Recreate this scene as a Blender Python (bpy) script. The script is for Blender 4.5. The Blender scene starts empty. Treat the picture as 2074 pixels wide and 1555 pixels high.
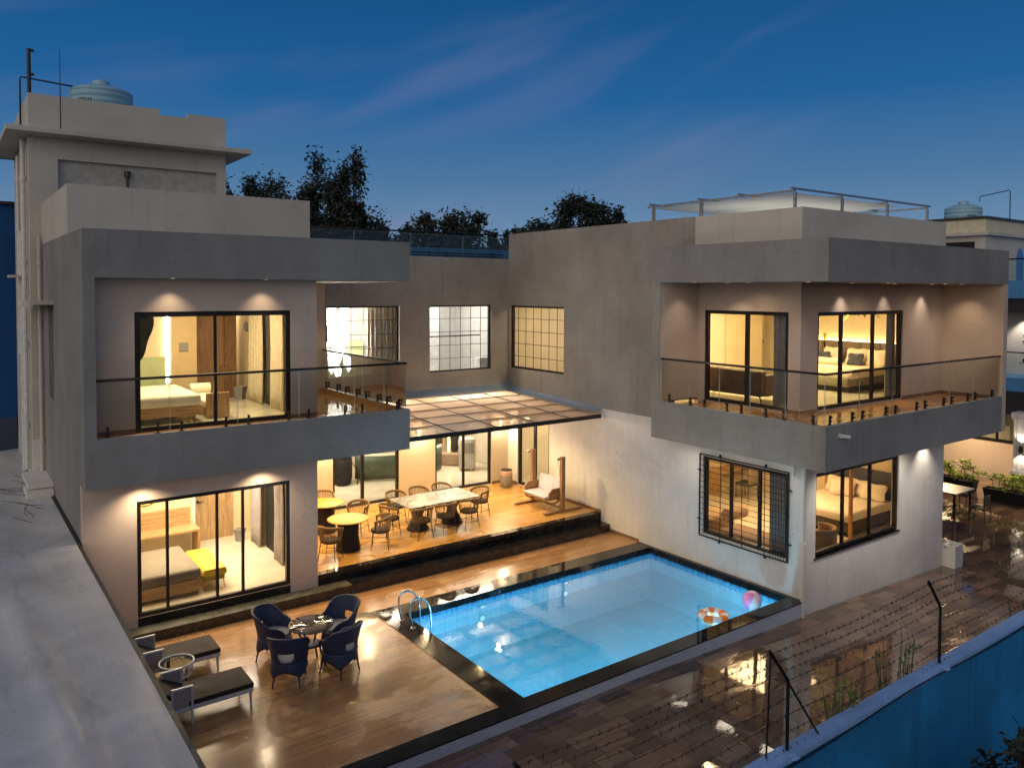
import bpy, math, random
from mathutils import Vector, Matrix, noise
R = math.radians
scene = bpy.context.scene
col = scene.collection
random.seed(7)

# ------------------------------------------------------------------ camera
YAW, PIT, ROL = 0.634003, 0.031823, 0.003847
F = Vector((math.sin(YAW), math.cos(YAW), 0)); RT = Vector((math.cos(YAW), -math.sin(YAW), 0)); U = Vector((0, 0, 1))
F2 = F * math.cos(PIT) - U * math.sin(PIT); U2 = U * math.cos(PIT) + F * math.sin(PIT)
R3 = RT * math.cos(ROL) + U2 * math.sin(ROL); U3 = U2 * math.cos(ROL) - RT * math.sin(ROL)
cam_d = bpy.data.cameras.new('camera'); cam = bpy.data.objects.new('camera', cam_d); col.objects.link(cam)
M = Matrix.Identity(4)
for i in range(3):
    M[i][0] = R3[i]; M[i][1] = U3[i]; M[i][2] = -F2[i]
M.translation = Vector((-2.097, -15.9299, 6.7197))
cam.matrix_world = M
cam_d.sensor_fit = 'HORIZONTAL'; cam_d.sensor_width = 36.0
cam_d.lens = 1591.27 / 2074 * 36
cam_d.shift_x = (1037 - 1042.69) / 2074
cam_d.shift_y = (638.86 - 777.5) / 2074
cam_d.clip_start = 0.1; cam_d.clip_end = 3000
scene.camera = cam

# ------------------------------------------------------------------ world, sun, exposure
world = bpy.data.worlds.new('World'); scene.world = world; world.use_nodes = True
nt = world.node_tree; N = nt.nodes; L = nt.links; N.clear()
def nd(t, **k):
    n = N.new(t)
    for a, b in k.items(): setattr(n, a, b)
    return n
tc = nd('ShaderNodeTexCoord')
def dotn(vec, v):
    n = nd('ShaderNodeVectorMath', operation='DOT_PRODUCT'); L.new(vec, n.inputs[0]); n.inputs[1].default_value = v
    return n.outputs['Value']
def mth(op, a, b=None, c=None, clamp=False):
    n = nd('ShaderNodeMath', operation=op, use_clamp=clamp)
    for i, x in enumerate((a, b, c)):
        if x is None: continue
        if isinstance(x, (int, float)): n.inputs[i].default_value = x
        else: L.new(x, n.inputs[i])
    return n.outputs[0]
D_ = tc.outputs['Generated']
elev = dotn(D_, (0, 0, 1))
ramp = nd('ShaderNodeValToRGB'); L.new(elev, ramp.inputs[0])
cr = ramp.color_ramp
stops = [(0.0, (.135, .225, .345)), (.06, (.108, .200, .325)), (.14, (.045, .132, .270)), (.23, (.006, .085, .240)), (.36, (.001, .056, .175)), (1.0, (.002, .036, .12))]
while len(cr.elements) < len(stops): cr.elements.new(.5)
for e_, (p, c) in zip(cr.elements, stops): e_.position = p; e_.color = (*c, 1)
# streaky pink cirrus, laid out along fixed directions of the sky
s1 = Vector(RT) * math.cos(R(17)) + U * math.sin(R(17)); t1 = -Vector(RT) * math.sin(R(17)) + U * math.cos(R(17))
cmb = nd('ShaderNodeCombineXYZ')
L.new(mth('MULTIPLY', dotn(D_, s1), 2.1), cmb.inputs[0]); L.new(mth('MULTIPLY', dotn(D_, t1), 11.0), cmb.inputs[1]); L.new(mth('MULTIPLY', dotn(D_, F), 1.0), cmb.inputs[2])
ns = nd('ShaderNodeTexNoise'); ns.inputs['Scale'].default_value = 1.25; ns.inputs['Detail'].default_value = 4; ns.inputs['Roughness'].default_value = .42
ns.inputs['Distortion'].default_value = .35
L.new(cmb.outputs[0], ns.inputs['Vector'])
mr = nd('ShaderNodeMapRange', interpolation_type='SMOOTHSTEP'); L.new(ns.outputs['Fac'], mr.inputs[0]); mr.inputs[1].default_value = .48; mr.inputs[2].default_value = .80; mr.inputs[3].default_value = 0; mr.inputs[4].default_value = .34
mx = nd('ShaderNodeMixRGB'); L.new(mr.outputs[0], mx.inputs[0]); L.new(ramp.outputs[0], mx.inputs[1]); mx.inputs[2].default_value = (.140, .155, .290, 1)
# afterglow on the side of the sky where the sun has set (behind and to the left of the camera)
gd = Vector((-.90, -.42, 0)).normalized()
g = mth('ADD', dotn(D_, gd), .15)
gm = nd('ShaderNodeMapRange', interpolation_type='SMOOTHSTEP'); L.new(g, gm.inputs[0]); gm.inputs[1].default_value = 0; gm.inputs[2].default_value = .95; gm.inputs[3].default_value = 0; gm.inputs[4].default_value = 1
glow = nd('ShaderNodeMixRGB'); glow.blend_type = 'MIX'; L.new(gm.outputs[0], glow.inputs[0]); L.new(mx.outputs[0], glow.inputs[1]); glow.inputs[2].default_value = (.52, .47, .43, 1)
sky = nd('ShaderNodeTexSky'); sky.sky_type = 'NISHITA'; sky.sun_disc = False; sky.sun_elevation = R(1.5); sky.sun_rotation = R(238)
bg1 = nd('ShaderNodeBackground'); L.new(sky.outputs[0], bg1.inputs[0]); bg1.inputs[1].default_value = .006
bg2 = nd('ShaderNodeBackground'); L.new(glow.outputs[0], bg2.inputs[0]); bg2.inputs[1].default_value = 1.0
ad = nd('ShaderNodeAddShader'); L.new(bg1.outputs[0], ad.inputs[0]); L.new(bg2.outputs[0], ad.inputs[1])
wo = nd('ShaderNodeOutputWorld'); L.new(ad.outputs[0], wo.inputs[0])

sd = bpy.data.lights.new('sun', 'SUN'); sd.energy = .22; sd.angle = R(35); sd.color = (1, .88, .76)
so = bpy.data.objects.new('sun', sd); col.objects.link(so)
so.rotation_euler = Vector((.8, .46, -.22)).to_track_quat('-Z', 'Y').to_euler()
scene.view_settings.view_transform = 'Standard'; scene.view_settings.look = 'None'
scene.view_settings.exposure = .35; scene.view_settings.gamma = 1
scene.cycles.max_bounces = 7; scene.cycles.diffuse_bounces = 3; scene.cycles.glossy_bounces = 4
scene.cycles.transparent_max_bounces = 16; scene.cycles.transmission_bounces = 4
scene.cycles.sample_clamp_indirect = 4; scene.cycles.caustics_reflective = False; scene.cycles.caustics_refractive = False

# ------------------------------------------------------------------ materials
MATS = {}
def newmat(name):
    m = bpy.data.materials.new(name); m.use_nodes = True
    t = m.node_tree; b = t.nodes['Principled BSDF']
    MATS[name] = m
    return m, t, b
class G:
    """tiny node helper"""
    def __init__(s, t): s.t = t; s.n = t.nodes; s.l = t.links
    def add(s, kind, ins=None, **k):
        n = s.n.new(kind)
        for a, b in k.items(): setattr(n, a, b)
        for a, b in (ins or {}).items():
            if hasattr(b, 'is_linked') or isinstance(b, bpy.types.NodeSocket): s.l.new(b, n.inputs[a])
            else: n.inputs[a].default_value = b
        return n
    def pos(s): return s.add('ShaderNodeNewGeometry').outputs['Position']
    def objc(s): return s.add('ShaderNodeTexCoord').outputs['Object']
    def mapped(s, v, scale=(1, 1, 1), rot=(0, 0, 0)):
        return s.add('ShaderNodeMapping', {'Vector': v, 'Scale': scale, 'Rotation': rot}).outputs[0]
    def noise(s, v, scale=5, detail=4, rough=.55, dist=0):
        return s.add('ShaderNodeTexNoise', {'Vector': v, 'Scale': scale, 'Detail': detail, 'Roughness': rough, 'Distortion': dist}).outputs['Fac']
    def rng(s, v, a, b, c, d): return s.add('ShaderNodeMapRange', {0: v, 1: a, 2: b, 3: c, 4: d}, interpolation_type='SMOOTHSTEP').outputs[0]
    def mix(s, f, a, b, bt='MIX'):
        n = s.add('ShaderNodeMixRGB', blend_type=bt)
        for i, x in enumerate((f, a, b)):
            if isinstance(x, bpy.types.NodeSocket): s.l.new(x, n.inputs[i])
            elif isinstance(x, tuple): n.inputs[i].default_value = (*x, 1) if len(x) == 3 else x
            else: n.inputs[i].default_value = x
        return n.outputs[0]
    def bump(s, h, strength=.2, dist=.01):
        return s.add('ShaderNodeBump', {'Height': h, 'Strength': strength, 'Distance': dist}).outputs[0]

def simple(name, c, rough=.5, metal=0, var=.12, scale=6, bump=0, bscale=60, spec=None, coat=0, stretch=None):
    m, t, b = newmat(name); g = G(t)
    v = g.objc()
    if stretch: v = g.mapped(v, stretch)
    n = g.noise(v, scale, 5)
    lo = tuple(x * (1 - var) for x in c); hi = tuple(min(1, x * (1 + var)) for x in c)
    t.links.new(g.mix(g.rng(n, .3, .7, 0, 1), lo, hi), b.inputs['Base Color'])
    t.links.new(g.rng(n, .3, .7, max(0, rough - .08), min(1, rough + .08)), b.inputs['Roughness'])
    b.inputs['Metallic'].default_value = metal
    if spec is not None: b.inputs['Specular IOR Level'].default_value = spec
    if coat: b.inputs['Coat Weight'].default_value = coat
    if bump: t.links.new(g.bump(g.noise(g.objc(), bscale, 3), bump, .004), b.inputs['Normal'])
    return m

def stucco(name, c, stain=.25, texture=.5, joint=False):
    m, t, b = newmat(name); g = G(t); p = g.pos()
    big = g.noise(p, .55, 5, .6)
    streak = g.noise(g.mapped(p, (5, 5, .35)), 1.0, 5, .6)
    mott = g.noise(p, 9, 4, .7)
    fine = g.noise(p, 55, 3, .7)
    c0 = g.mix(g.rng(big, .3, .7, 0, 1), tuple(x * (1 - stain * .5) for x in c), tuple(x * (1 + stain * .3) for x in c))
    c1 = g.mix(g.rng(streak, .5, .8, 0, stain), c0, tuple(x * .55 for x in c))
    c2 = g.mix(g.rng(mott, .35, .75, 0, stain * .6), c1, tuple(x * .7 for x in c))
    wv = g.add('ShaderNodeVectorMath', {0: p, 1: g.add('ShaderNodeTexNoise', {'Vector': p, 'Scale': 1.4, 'Detail': 5}).outputs['Color']}, operation='ADD').outputs[0]
    vo = g.add('ShaderNodeTexVoronoi', {'Vector': wv, 'Scale': .75}, feature='DISTANCE_TO_EDGE').outputs['Distance']
    crk = g.mix(g.rng(vo, 0, .005, .5, 0), (0, 0, 0), g.rng(g.noise(p, .8, 2), .48, .6, 0, 1))
    drip = g.noise(g.mapped(p, (14, 14, .5)), 1.0, 3, .5)
    c2 = g.mix(g.rng(drip, .60, .78, 0, stain * .7), c2, tuple(x * .6 for x in c))
    c2 = g.mix(crk, c2, tuple(x * .35 for x in c))
    t.links.new(c2, b.inputs['Base Color'])
    b.inputs['Roughness'].default_value = .85
    h = g.mix(.4, mott, fine)
    t.links.new(g.bump(h, texture, .012), b.inputs['Normal'])
    return m

GREY = stucco('grey_textured_paint', (.245, .238, .232), .38, .8)
GREY2 = stucco('warm_grey_textured_paint', (.285, .268, .245), .45, .9)
WHITEP = stucco('off_white_exterior_paint', (.68, .66, .63), .30, .4)
CREAM = stucco('cream_parapet_paint', (.52, .50, .44), .22, .3)
BEIGE = stucco('pinkish_beige_paint', (.56, .445, .37), .18, .35)
BEIGE2 = stucco('warm_beige_paint', (.52, .44, .35), .15, .2)
INTW = simple('interior_cream_paint', (.66, .57, .42), .7, var=.05, scale=1.5)
INTY = simple('interior_yellow_cream', (.70, .58, .36), .7, var=.05, scale=1.5)
INTG = simple('interior_grey_white', (.62, .60, .58), .7, var=.05)
CEIL = simple('ceiling_paint', (.7, .65, .56), .8, var=.03)
MARBF = simple('cream_marble_floor', (.62, .56, .42), .18, var=.07, scale=2)

def wood(name, c, rough=.45, scale=1.0, axis=(1, 12, 12)):
    m, t, b = newmat(name); g = G(t); v = g.mapped(g.objc(), axis)
    n = g.noise(v, 2.2 * scale, 7, .62, .8)
    n2 = g.noise(v, 14 * scale, 3, .5)
    c1 = g.mix(g.rng(n, .3, .7, 0, 1), tuple(x * .62 for x in c), tuple(min(1, x * 1.2) for x in c))
    c2 = g.mix(g.rng(n2, .45, .75, 0, .35), c1, tuple(x * .5 for x in c))
    t.links.new(c2, b.inputs['Base Color']); b.inputs['Roughness'].default_value = rough
    t.links.new(g.bump(n, .15, .004), b.inputs['Normal'])
    return m
OAK = wood('light_oak', (.50, .30, .13)); OAKZ = wood('light_oak_upright', (.48, .29, .13), axis=(12, 12, 1))
BROWNW = wood('brown_veneer', (.24, .13, .065), axis=(12, 12, 1)); TEAK = wood('teak_timber', (.30, .165, .07), .4)
TEAKZ = wood('teak_timber_upright', (.30, .17, .075), .4, axis=(12, 12, 1))
YELTOP = wood('honey_table_top', (.50, .26, .018), .5)
POSTW = wood('orange_bed_post', (.50, .22, .05), .4, axis=(12, 12, 1))

def decktiles(name, base, dark, wet_lo=.06, wet_hi=.34, bl=2.4, bh=.2, bump=.25):
    m, t, b = newmat(name); g = G(t); p = g.pos()
    br = g.add('ShaderNodeTexBrick', {'Vector': p, 'Color1': (0, 0, 0, 1), 'Color2': (1, 1, 1, 1), 'Mortar': (.5, .5, .5, 1), 'Scale': 1.0, 'Mortar Size': .0035, 'Mortar Smooth': .1, 'Bias': 0, 'Brick Width': bl, 'Row Height': bh})
    br.offset = .37; br.offset_frequency = 2
    grain = g.noise(g.mapped(p, (.32, 8, 1)), 2.2, 7, .62, .35)
    fine = g.noise(g.mapped(p, (2, 60, 1)), 1.5, 3, .5)
    jit = g.mix(.3, grain, br.outputs['Color'])
    c = g.mix(g.rng(jit, .25, .72, 0, 1), dark, base)
    c = g.mix(g.rng(grain, .53, .60, 0, .7), c, tuple(x * .55 for x in dark))
    c = g.mix(g.rng(fine, .5, .8, 0, .3), c, tuple(x * .7 for x in dark))
    c = g.mix(br.outputs['Fac'], c, tuple(x * .35 for x in dark))
    wet = g.noise(g.mapped(p, (1, 1.6, 1)), .62, 5, .6, .4)
    wetm = g.rng(wet, .42, .56, 0, 1)
    c = g.mix(g.rng(wetm, 0, 1, 0, .2), c, tuple(x * .55 for x in base))
    t.links.new(c, b.inputs['Base Color'])
    t.links.new(g.rng(wetm, 0, 1, wet_hi, wet_lo), b.inputs['Roughness'])
    b.inputs['Specular IOR Level'].default_value = .55
    h = g.mix(br.outputs['Fac'], g.mix(.5, grain, g.noise(p, 3.5, 3)), (0, 0, 0))
    t.links.new(g.bump(h, bump * .35, .006), b.inputs['Normal'])
    return m
DECK = decktiles('wood_plank_deck_tile', (.50, .275, .125), (.32, .175, .078), .17, .34)
TERR = decktiles('orange_plank_terrace_tile', (.60, .34, .10), (.46, .25, .07), .20, .34)
BALT = decktiles('terracotta_balcony_tile', (.42, .21, .09), (.34, .16, .065), .15, .3, .6, .6)

def yardmat():
    m, t, b = newmat('wet_stone_paving'); g = G(t); p = g.pos()
    pr = g.mapped(p, (1, 1, 1), (0, 0, 0))
    br = g.add('ShaderNodeTexBrick', {'Vector': pr, 'Color1': (0, 0, 0, 1), 'Color2': (1, 1, 1, 1), 'Mortar': (.5, .5, .5, 1), 'Scale': 1.0, 'Mortar Size': .007, 'Mortar Smooth': .3, 'Brick Width': .62, 'Row Height': .31})
    n1 = g.noise(p, 1.7, 6, .65); n2 = g.noise(p, 14, 5, .6)
    jit = g.mix(.45, n1, br.outputs['Color'])
    c = g.mix(g.rng(jit, .2, .8, 0, 1), (.10, .062, .046), (.28, .175, .125))
    c = g.mix(g.rng(n2, .5, .75, 0, .5), c, (.045, .032, .03))
    c = g.mix(br.outputs['Fac'], c, (.022, .017, .016))
    wet = g.noise(g.mapped(p, (.7, 1.5, 1)), .5, 5, .6, .5)
    wm = g.rng(wet, .31, .44, 0, 1)
    c = g.mix(g.rng(wm, 0, 1, 0, .4), c, (.05, .034, .028))
    t.links.new(c, b.inputs['Base Color'])
    t.links.new(g.rng(wm, 0, 1, .30, .035), b.inputs['Roughness'])
    b.inputs['Specular IOR Level'].default_value = .75
    dry = g.mix(br.outputs['Fac'], g.mix(.5, n2, br.outputs['Color']), (0, 0, 0))
    rip = g.mix(.25, g.noise(g.mapped(p, (1, 2.2, 1)), 1.6, 2, .4, .4), dry)
    b1 = g.add('ShaderNodeBump', {'Height': g.mix(wm, dry, rip), 'Strength': .13, 'Distance': .02}).outputs[0]
    t.links.new(b1, b.inputs['Normal'])
    return m
YARD = yardmat()

def granite(name, c, spk, rough=.1, sscale=90):
    m, t, b = newmat(name); g = G(t); p = g.pos()
    n = g.noise(p, sscale, 3, .7); v = g.noise(p, 3.2, 6, .7, 1.2)
    cc = g.mix(g.rng(n, .58, .72, 0, .8), c, spk)
    cc = g.mix(g.rng(v, .5, .56, 0, .35), cc, spk)
    t.links.new(cc, b.inputs['Base Color'])
    t.links.new(g.rng(g.noise(p, 1.1, 4), .35, .65, rough * .8, rough * 2.6), b.inputs['Roughness'])
    b.inputs['Specular IOR Level'].default_value = .3
    return m
GRAN = granite('black_granite', (.009, .009, .010), (.04, .04, .045), .05)
TREADM = granite('olive_marble_tread', (.075, .070, .05), (.17, .16, .13), .2, 30)

def mosaic():
    m, t, b = newmat('blue_glass_mosaic'); g = G(t); p = g.pos()
    v = g.add('ShaderNodeVectorMath', {0: p, 1: (28, 28, 28)}, operation='MULTIPLY').outputs[0]
    fl = g.add('ShaderNodeVectorMath', {0: v}, operation='FLOOR').outputs[0]
    wn = g.add('ShaderNodeTexWhiteNoise', {'Vector': fl}).outputs['Value']
    r = g.add('ShaderNodeValToRGB', {0: wn}); r.color_ramp.interpolation = 'CONSTANT'
    cs = [(0, (.03, .10, .30)), (.2, (.10, .32, .66)), (.5, (.22, .52, .85)), (.8, (.42, .72, .92))]
    while len(r.color_ramp.elements) < 4: r.color_ramp.elements.new(.5)
    for e_, (q, c) in zip(r.color_ramp.elements, cs): e_.position = q; e_.color = (*c, 1)
    t.links.new(r.outputs[0], b.inputs['Base Color']); b.inputs['Roughness'].default_value = .2
    return m
MOSAIC = mosaic()
def poolmat():
    m, t, b = newmat('pale_blue_pool_tile'); g = G(t); p = g.pos()
    n = g.noise(p, .8, 3)
    br = g.add('ShaderNodeTexBrick', {'Vector': p, 'Color1': (.34, .66, .78, 1), 'Color2': (.40, .72, .82, 1), 'Mortar': (.24, .48, .62, 1), 'Scale': 1.0, 'Mortar Size': .008, 'Brick Width': .3, 'Row Height': .3})
    br.offset = 0
    t.links.new(g.mix(g.rng(n, .3, .7, 0, .25), br.outputs['Color'], (.2, .55, .75)), b.inputs['Base Color']); b.inputs['Roughness'].default_value = .35
    return m
POOLT = poolmat()
def water():
    m = bpy.data.materials.new('pool_water'); m.use_nodes = True; t = m.node_tree; t.nodes.clear(); g = G(t)
    p = g.pos()
    h = g.mix(.3, g.noise(g.mapped(p, (1, 1.3, 1)), 2.6, 2, .45, .3), g.noise(p, 8, 2, .5))
    bn = g.bump(h, .12, .02)
    fr = g.add('ShaderNodeFresnel', {'IOR': 1.33, 'Normal': bn}).outputs[0]
    fr2 = g.add('ShaderNodeMath', {0: fr, 1: 2.2}, operation='MULTIPLY', use_clamp=True).outputs[0]
    tr = g.add('ShaderNodeBsdfRefraction', {'Color': (.50, .89, .98, 1), 'Roughness': 0, 'IOR': 1.33, 'Normal': bn})
    tp = g.add('ShaderNodeBsdfTransparent', {'Color': (.50, .89, .98, 1)})
    gl = g.add('ShaderNodeBsdfGlossy', {'Color': (1, 1, 1, 1), 'Roughness': .02, 'Normal': bn})
    lay = g.add('ShaderNodeMixShader', {0: .40, 1: tr.outputs[0], 2: tp.outputs[0]})
    ms = g.add('ShaderNodeMixShader', {0: fr2, 1: lay.outputs[0], 2: gl.outputs[0]})
    o = g.add('ShaderNodeOutputMaterial'); t.links.new(ms.outputs[0], o.inputs[0])
    return m
WATER = water()
def glassmat(name, tint=(.95, .97, .96), k=1.0):
    m = bpy.data.materials.new(name); m.use_nodes = True; t = m.node_tree; t.nodes.clear(); g = G(t)
    lw = g.add('ShaderNodeFresnel', {'IOR': 1.5}).outputs[0]
    f = g.add('ShaderNodeMath', {0: lw, 1: k}, operation='MULTIPLY', use_clamp=True).outputs[0]
    tp = g.add('ShaderNodeBsdfTransparent', {'Color': (*tint, 1)})
    wav = g.bump(g.noise(g.pos(), .9, 1), .02, .02)
    gl = g.add('ShaderNodeBsdfGlossy', {'Color': (1, 1, 1, 1), 'Roughness': .01, 'Normal': wav})
    ms = g.add('ShaderNodeMixShader', {0: f, 1: tp.outputs[0], 2: gl.outputs[0]})
    o = g.add('ShaderNodeOutputMaterial'); t.links.new(ms.outputs[0], o.inputs[0])
    return m
GLASS = glassmat('window_glass'); RAILG = glassmat('railing_glass', (.90, .94, .92), .9)
def canopymat():
    m = bpy.data.materials.new('frosted_polycarbonate'); m.use_nodes = True; t = m.node_tree; t.nodes.clear(); g = G(t)
    n = g.noise(g.pos(), 1.3, 5)
    c = g.mix(g.rng(n, .35, .7, 0, 1), (.80, .70, .61), (.90, .82, .74))
    tl = g.add('ShaderNodeBsdfTranslucent', {'Color': c}); df = g.add('ShaderNodeBsdfDiffuse', {'Color': c})
    tp = g.add('ShaderNodeBsdfTransparent', {'Color': (.9, .85, .8, 1)}); gl = g.add('ShaderNodeBsdfGlossy', {'Roughness': .2, 'Color': (.5, .5, .5, 1)})
    a = g.add('ShaderNodeMixShader', {0: .78, 1: df.outputs[0], 2: tl.outputs[0]})
    b_ = g.add('ShaderNodeMixShader', {0: .20, 1: a.outputs[0], 2: tp.outputs[0]})
    fr = g.add('ShaderNodeFresnel', {'IOR': 1.5}).outputs[0]
    c_ = g.add('ShaderNodeMixShader', {0: fr, 1: b_.outputs[0], 2: gl.outputs[0]})
    o = g.add('ShaderNodeOutputMaterial'); t.links.new(c_.outputs[0], o.inputs[0])
    return m
CANO = canopymat()
def emis(name, c, s):
    m = bpy.data.materials.new(name); m.use_nodes = True; t = m.node_tree; b = t.nodes['Principled BSDF']
    b.inputs['Base Color'].default_value = (*c, 1); b.inputs['Emission Color'].default_value = (*c, 1); b.inputs['Emission Strength'].default_value = s
    return m
BLK = simple('black_powder_coat', (.014, .012, .012), .38, .3, .2)
DKM = simple('dark_brown_metal', (.045, .036, .034), .4, .4, .2)
CHROME = simple('polished_steel', (.62, .62, .64), .12, 1, .05)
GALV = simple('galvanised_steel', (.30, .30, .31), .45, .8, .25, 20)
PVC = simple('white_pvc', (.6, .6, .6), .4, 0, .1)
FLASH = simple('blue_grey_flashing', (.22, .27, .33), .4, 0, .1, 2)
NAVY = simple('navy_wicker', (.022, .035, .085), .55, 0, .35, 40, .8, 160)
CUSHG = simple('grey_seat_cushion', (.34, .34, .37), .9, 0, .1, 12, .3, 120)
BLKC = simple('black_leatherette', (.030, .024, .022), .7, 0, .2, 4, .2, 80, spec=.2)
WHT = simple('white_lacquer', (.58, .56, .58), .4, 0, .1)
MAUVE = simple('mauve_sling_fabric', (.36, .30, .27), .8, 0, .1, 20, .3, 200)
ROPE = simple('tan_rope', (.20, .12, .05), .75, 0, .2, 40, .4, 200)
BLKD = simple('black_drum_finish', (.011, .010, .010), .6, 0, .2, 20, spec=.3)
LINEN = simple('cream_linen', (.74, .69, .52), .9, 0, .06, 4, .3, 40)
LINENW = simple('warm_white_linen', (.78, .66, .48), .9, 0, .06, 4, .3, 40)
GREYC = simple('taupe_bedspread', (.20, .17, .13), .9, 0, .1, 5, .4, 60)
YELV = simple('mustard_velvet', (.72, .46, .03), .6, 0, .12, 8)
CURT = simple('pale_gold_curtain', (.62, .54, .36), .85, 0, .1, 8)
CURG = simple('grey_mauve_curtain', (.36, .31, .30), .85, 0, .12, 8)
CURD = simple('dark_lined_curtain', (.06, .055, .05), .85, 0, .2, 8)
SAGE = simple('sage_green_panel', (.40, .46, .24), .6, 0, .06)
GREENV = simple('dark_green_velvet', (.05, .075, .05), .55, 0, .2, 5)
MIRR = simple('dark_mirror_glass', (.10, .09, .075), .08, .9, .1)
LEATH = simple('brown_leather', (.13, .062, .03), .4, 0, .2, 6)
BINM = simple('grey_plastic', (.22, .21, .19), .5, 0, .1)
LAV = simple('lavender_cushion', (.52, .50, .60), .9, 0, .05, 6, .3, 60)
TAUPW = wood('taupe_console', (.30, .20, .13), .5)
UPH = simple('taupe_upholstery', (.20, .15, .10), .8, 0, .12, 8)
UPHD = simple('dark_upholstery', (.055, .045, .038), .8, 0, .2, 8)
PINKB = simple('peach_boucle', (.50, .34, .22), .9, 0, .15, 30, .5, 120)
COOL = simple('grey_plastic_appliance', (.42, .40, .37), .45, 0, .05)
NAVYP = simple('patterned_dark_cushion', (.05, .06, .08), .8, 0, .6, 14)
GOLD = simple('gold_leaf', (.75, .48, .08), .25, .9, .2)
SOIL = simple('potting_soil', (.03, .022, .016), .9)
LEAFB = simple('bright_green_leaf', (.34, .42, .05), .5, 0, .5, 3)
LEAFD = simple('dark_tree_leaf', (.018, .028, .018), .7, 0, .5, 1)
LEAFM = simple('mid_green_leaf', (.05, .075, .02), .6, 0, .5, 3)
BARK = simple('dark_bark', (.04, .032, .026), .9, 0, .3)
BLUEP = stucco('blue_washed_paint', (.006, .20, .47), .85, .35)
BLUET = stucco('blue_grey_cement_coping', (.22, .40, .72), .5, .5)
NBLUE = stucco('deep_blue_wall', (.004, .075, .25), .4, .3)
NLBLUE = stucco('light_blue_wall', (.07, .24, .50), .3, .3)
NDARK = simple('dark_fascia', (.015, .014, .022), .6)
TARP = None
def tarpmat():
    m, t, b = newmat('weathered_grey_roof_sheet'); g = G(t); p = g.pos()
    n = g.noise(p, .7, 6, .6, .6); n2 = g.noise(g.mapped(p, (3, .7, 1)), 1.3, 6, .65)
    c = g.mix(g.rng(n, .3, .7, 0, 1), (.44, .44, .44), (.58, .58, .57))
    c = g.mix(g.rng(n2, .52, .75, 0, .35), c, (.14, .14, .14))
    t.links.new(c, b.inputs['Base Color']); t.links.new(g.rng(n2, .3, .7, .32, .6), b.inputs['Roughness'])
    c = g.mix(g.rng(g.noise(p, 38, 4, .7), .5, .72, 0, .35), c, (.16, .155, .15)); t.links.new(c, b.inputs['Base Color'])
    t.links.new(g.bump(g.mix(.5, g.noise(p, 5, 6, .6), g.noise(p, 45, 3, .7)), .3, .02), b.inputs['Normal'])
    return m
TARP = tarpmat()
def marble():
    m, t, b = newmat('white_veined_marble'); g = G(t); p = g.objc()
    n = g.noise(p, 3.2, 7, .68, 1.6); n2 = g.noise(p, 9, 5, .6, .8)
    c = g.mix(g.rng(n, .47, .53, 0, 1), (.13, .125, .115), (.30, .295, .285))
    c = g.mix(g.rng(n2, .53, .57, 0, .9), c, (.035, .035, .036))
    t.links.new(c, b.inputs['Base Color']); b.inputs['Roughness'].default_value = .38; b.inputs['Specular IOR Level'].default_value = .3
    return m
MARB = marble()
def tankm():
    m, t, b = newmat('blue_tinged_tank_plastic'); g = G(t)
    t.links.new(g.mix(g.noise(g.objc(), 4), (.20, .40, .52), (.30, .50, .62)), b.inputs['Base Color']); b.inputs['Roughness'].default_value = .4
    return m
TANKM = tankm()

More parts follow.
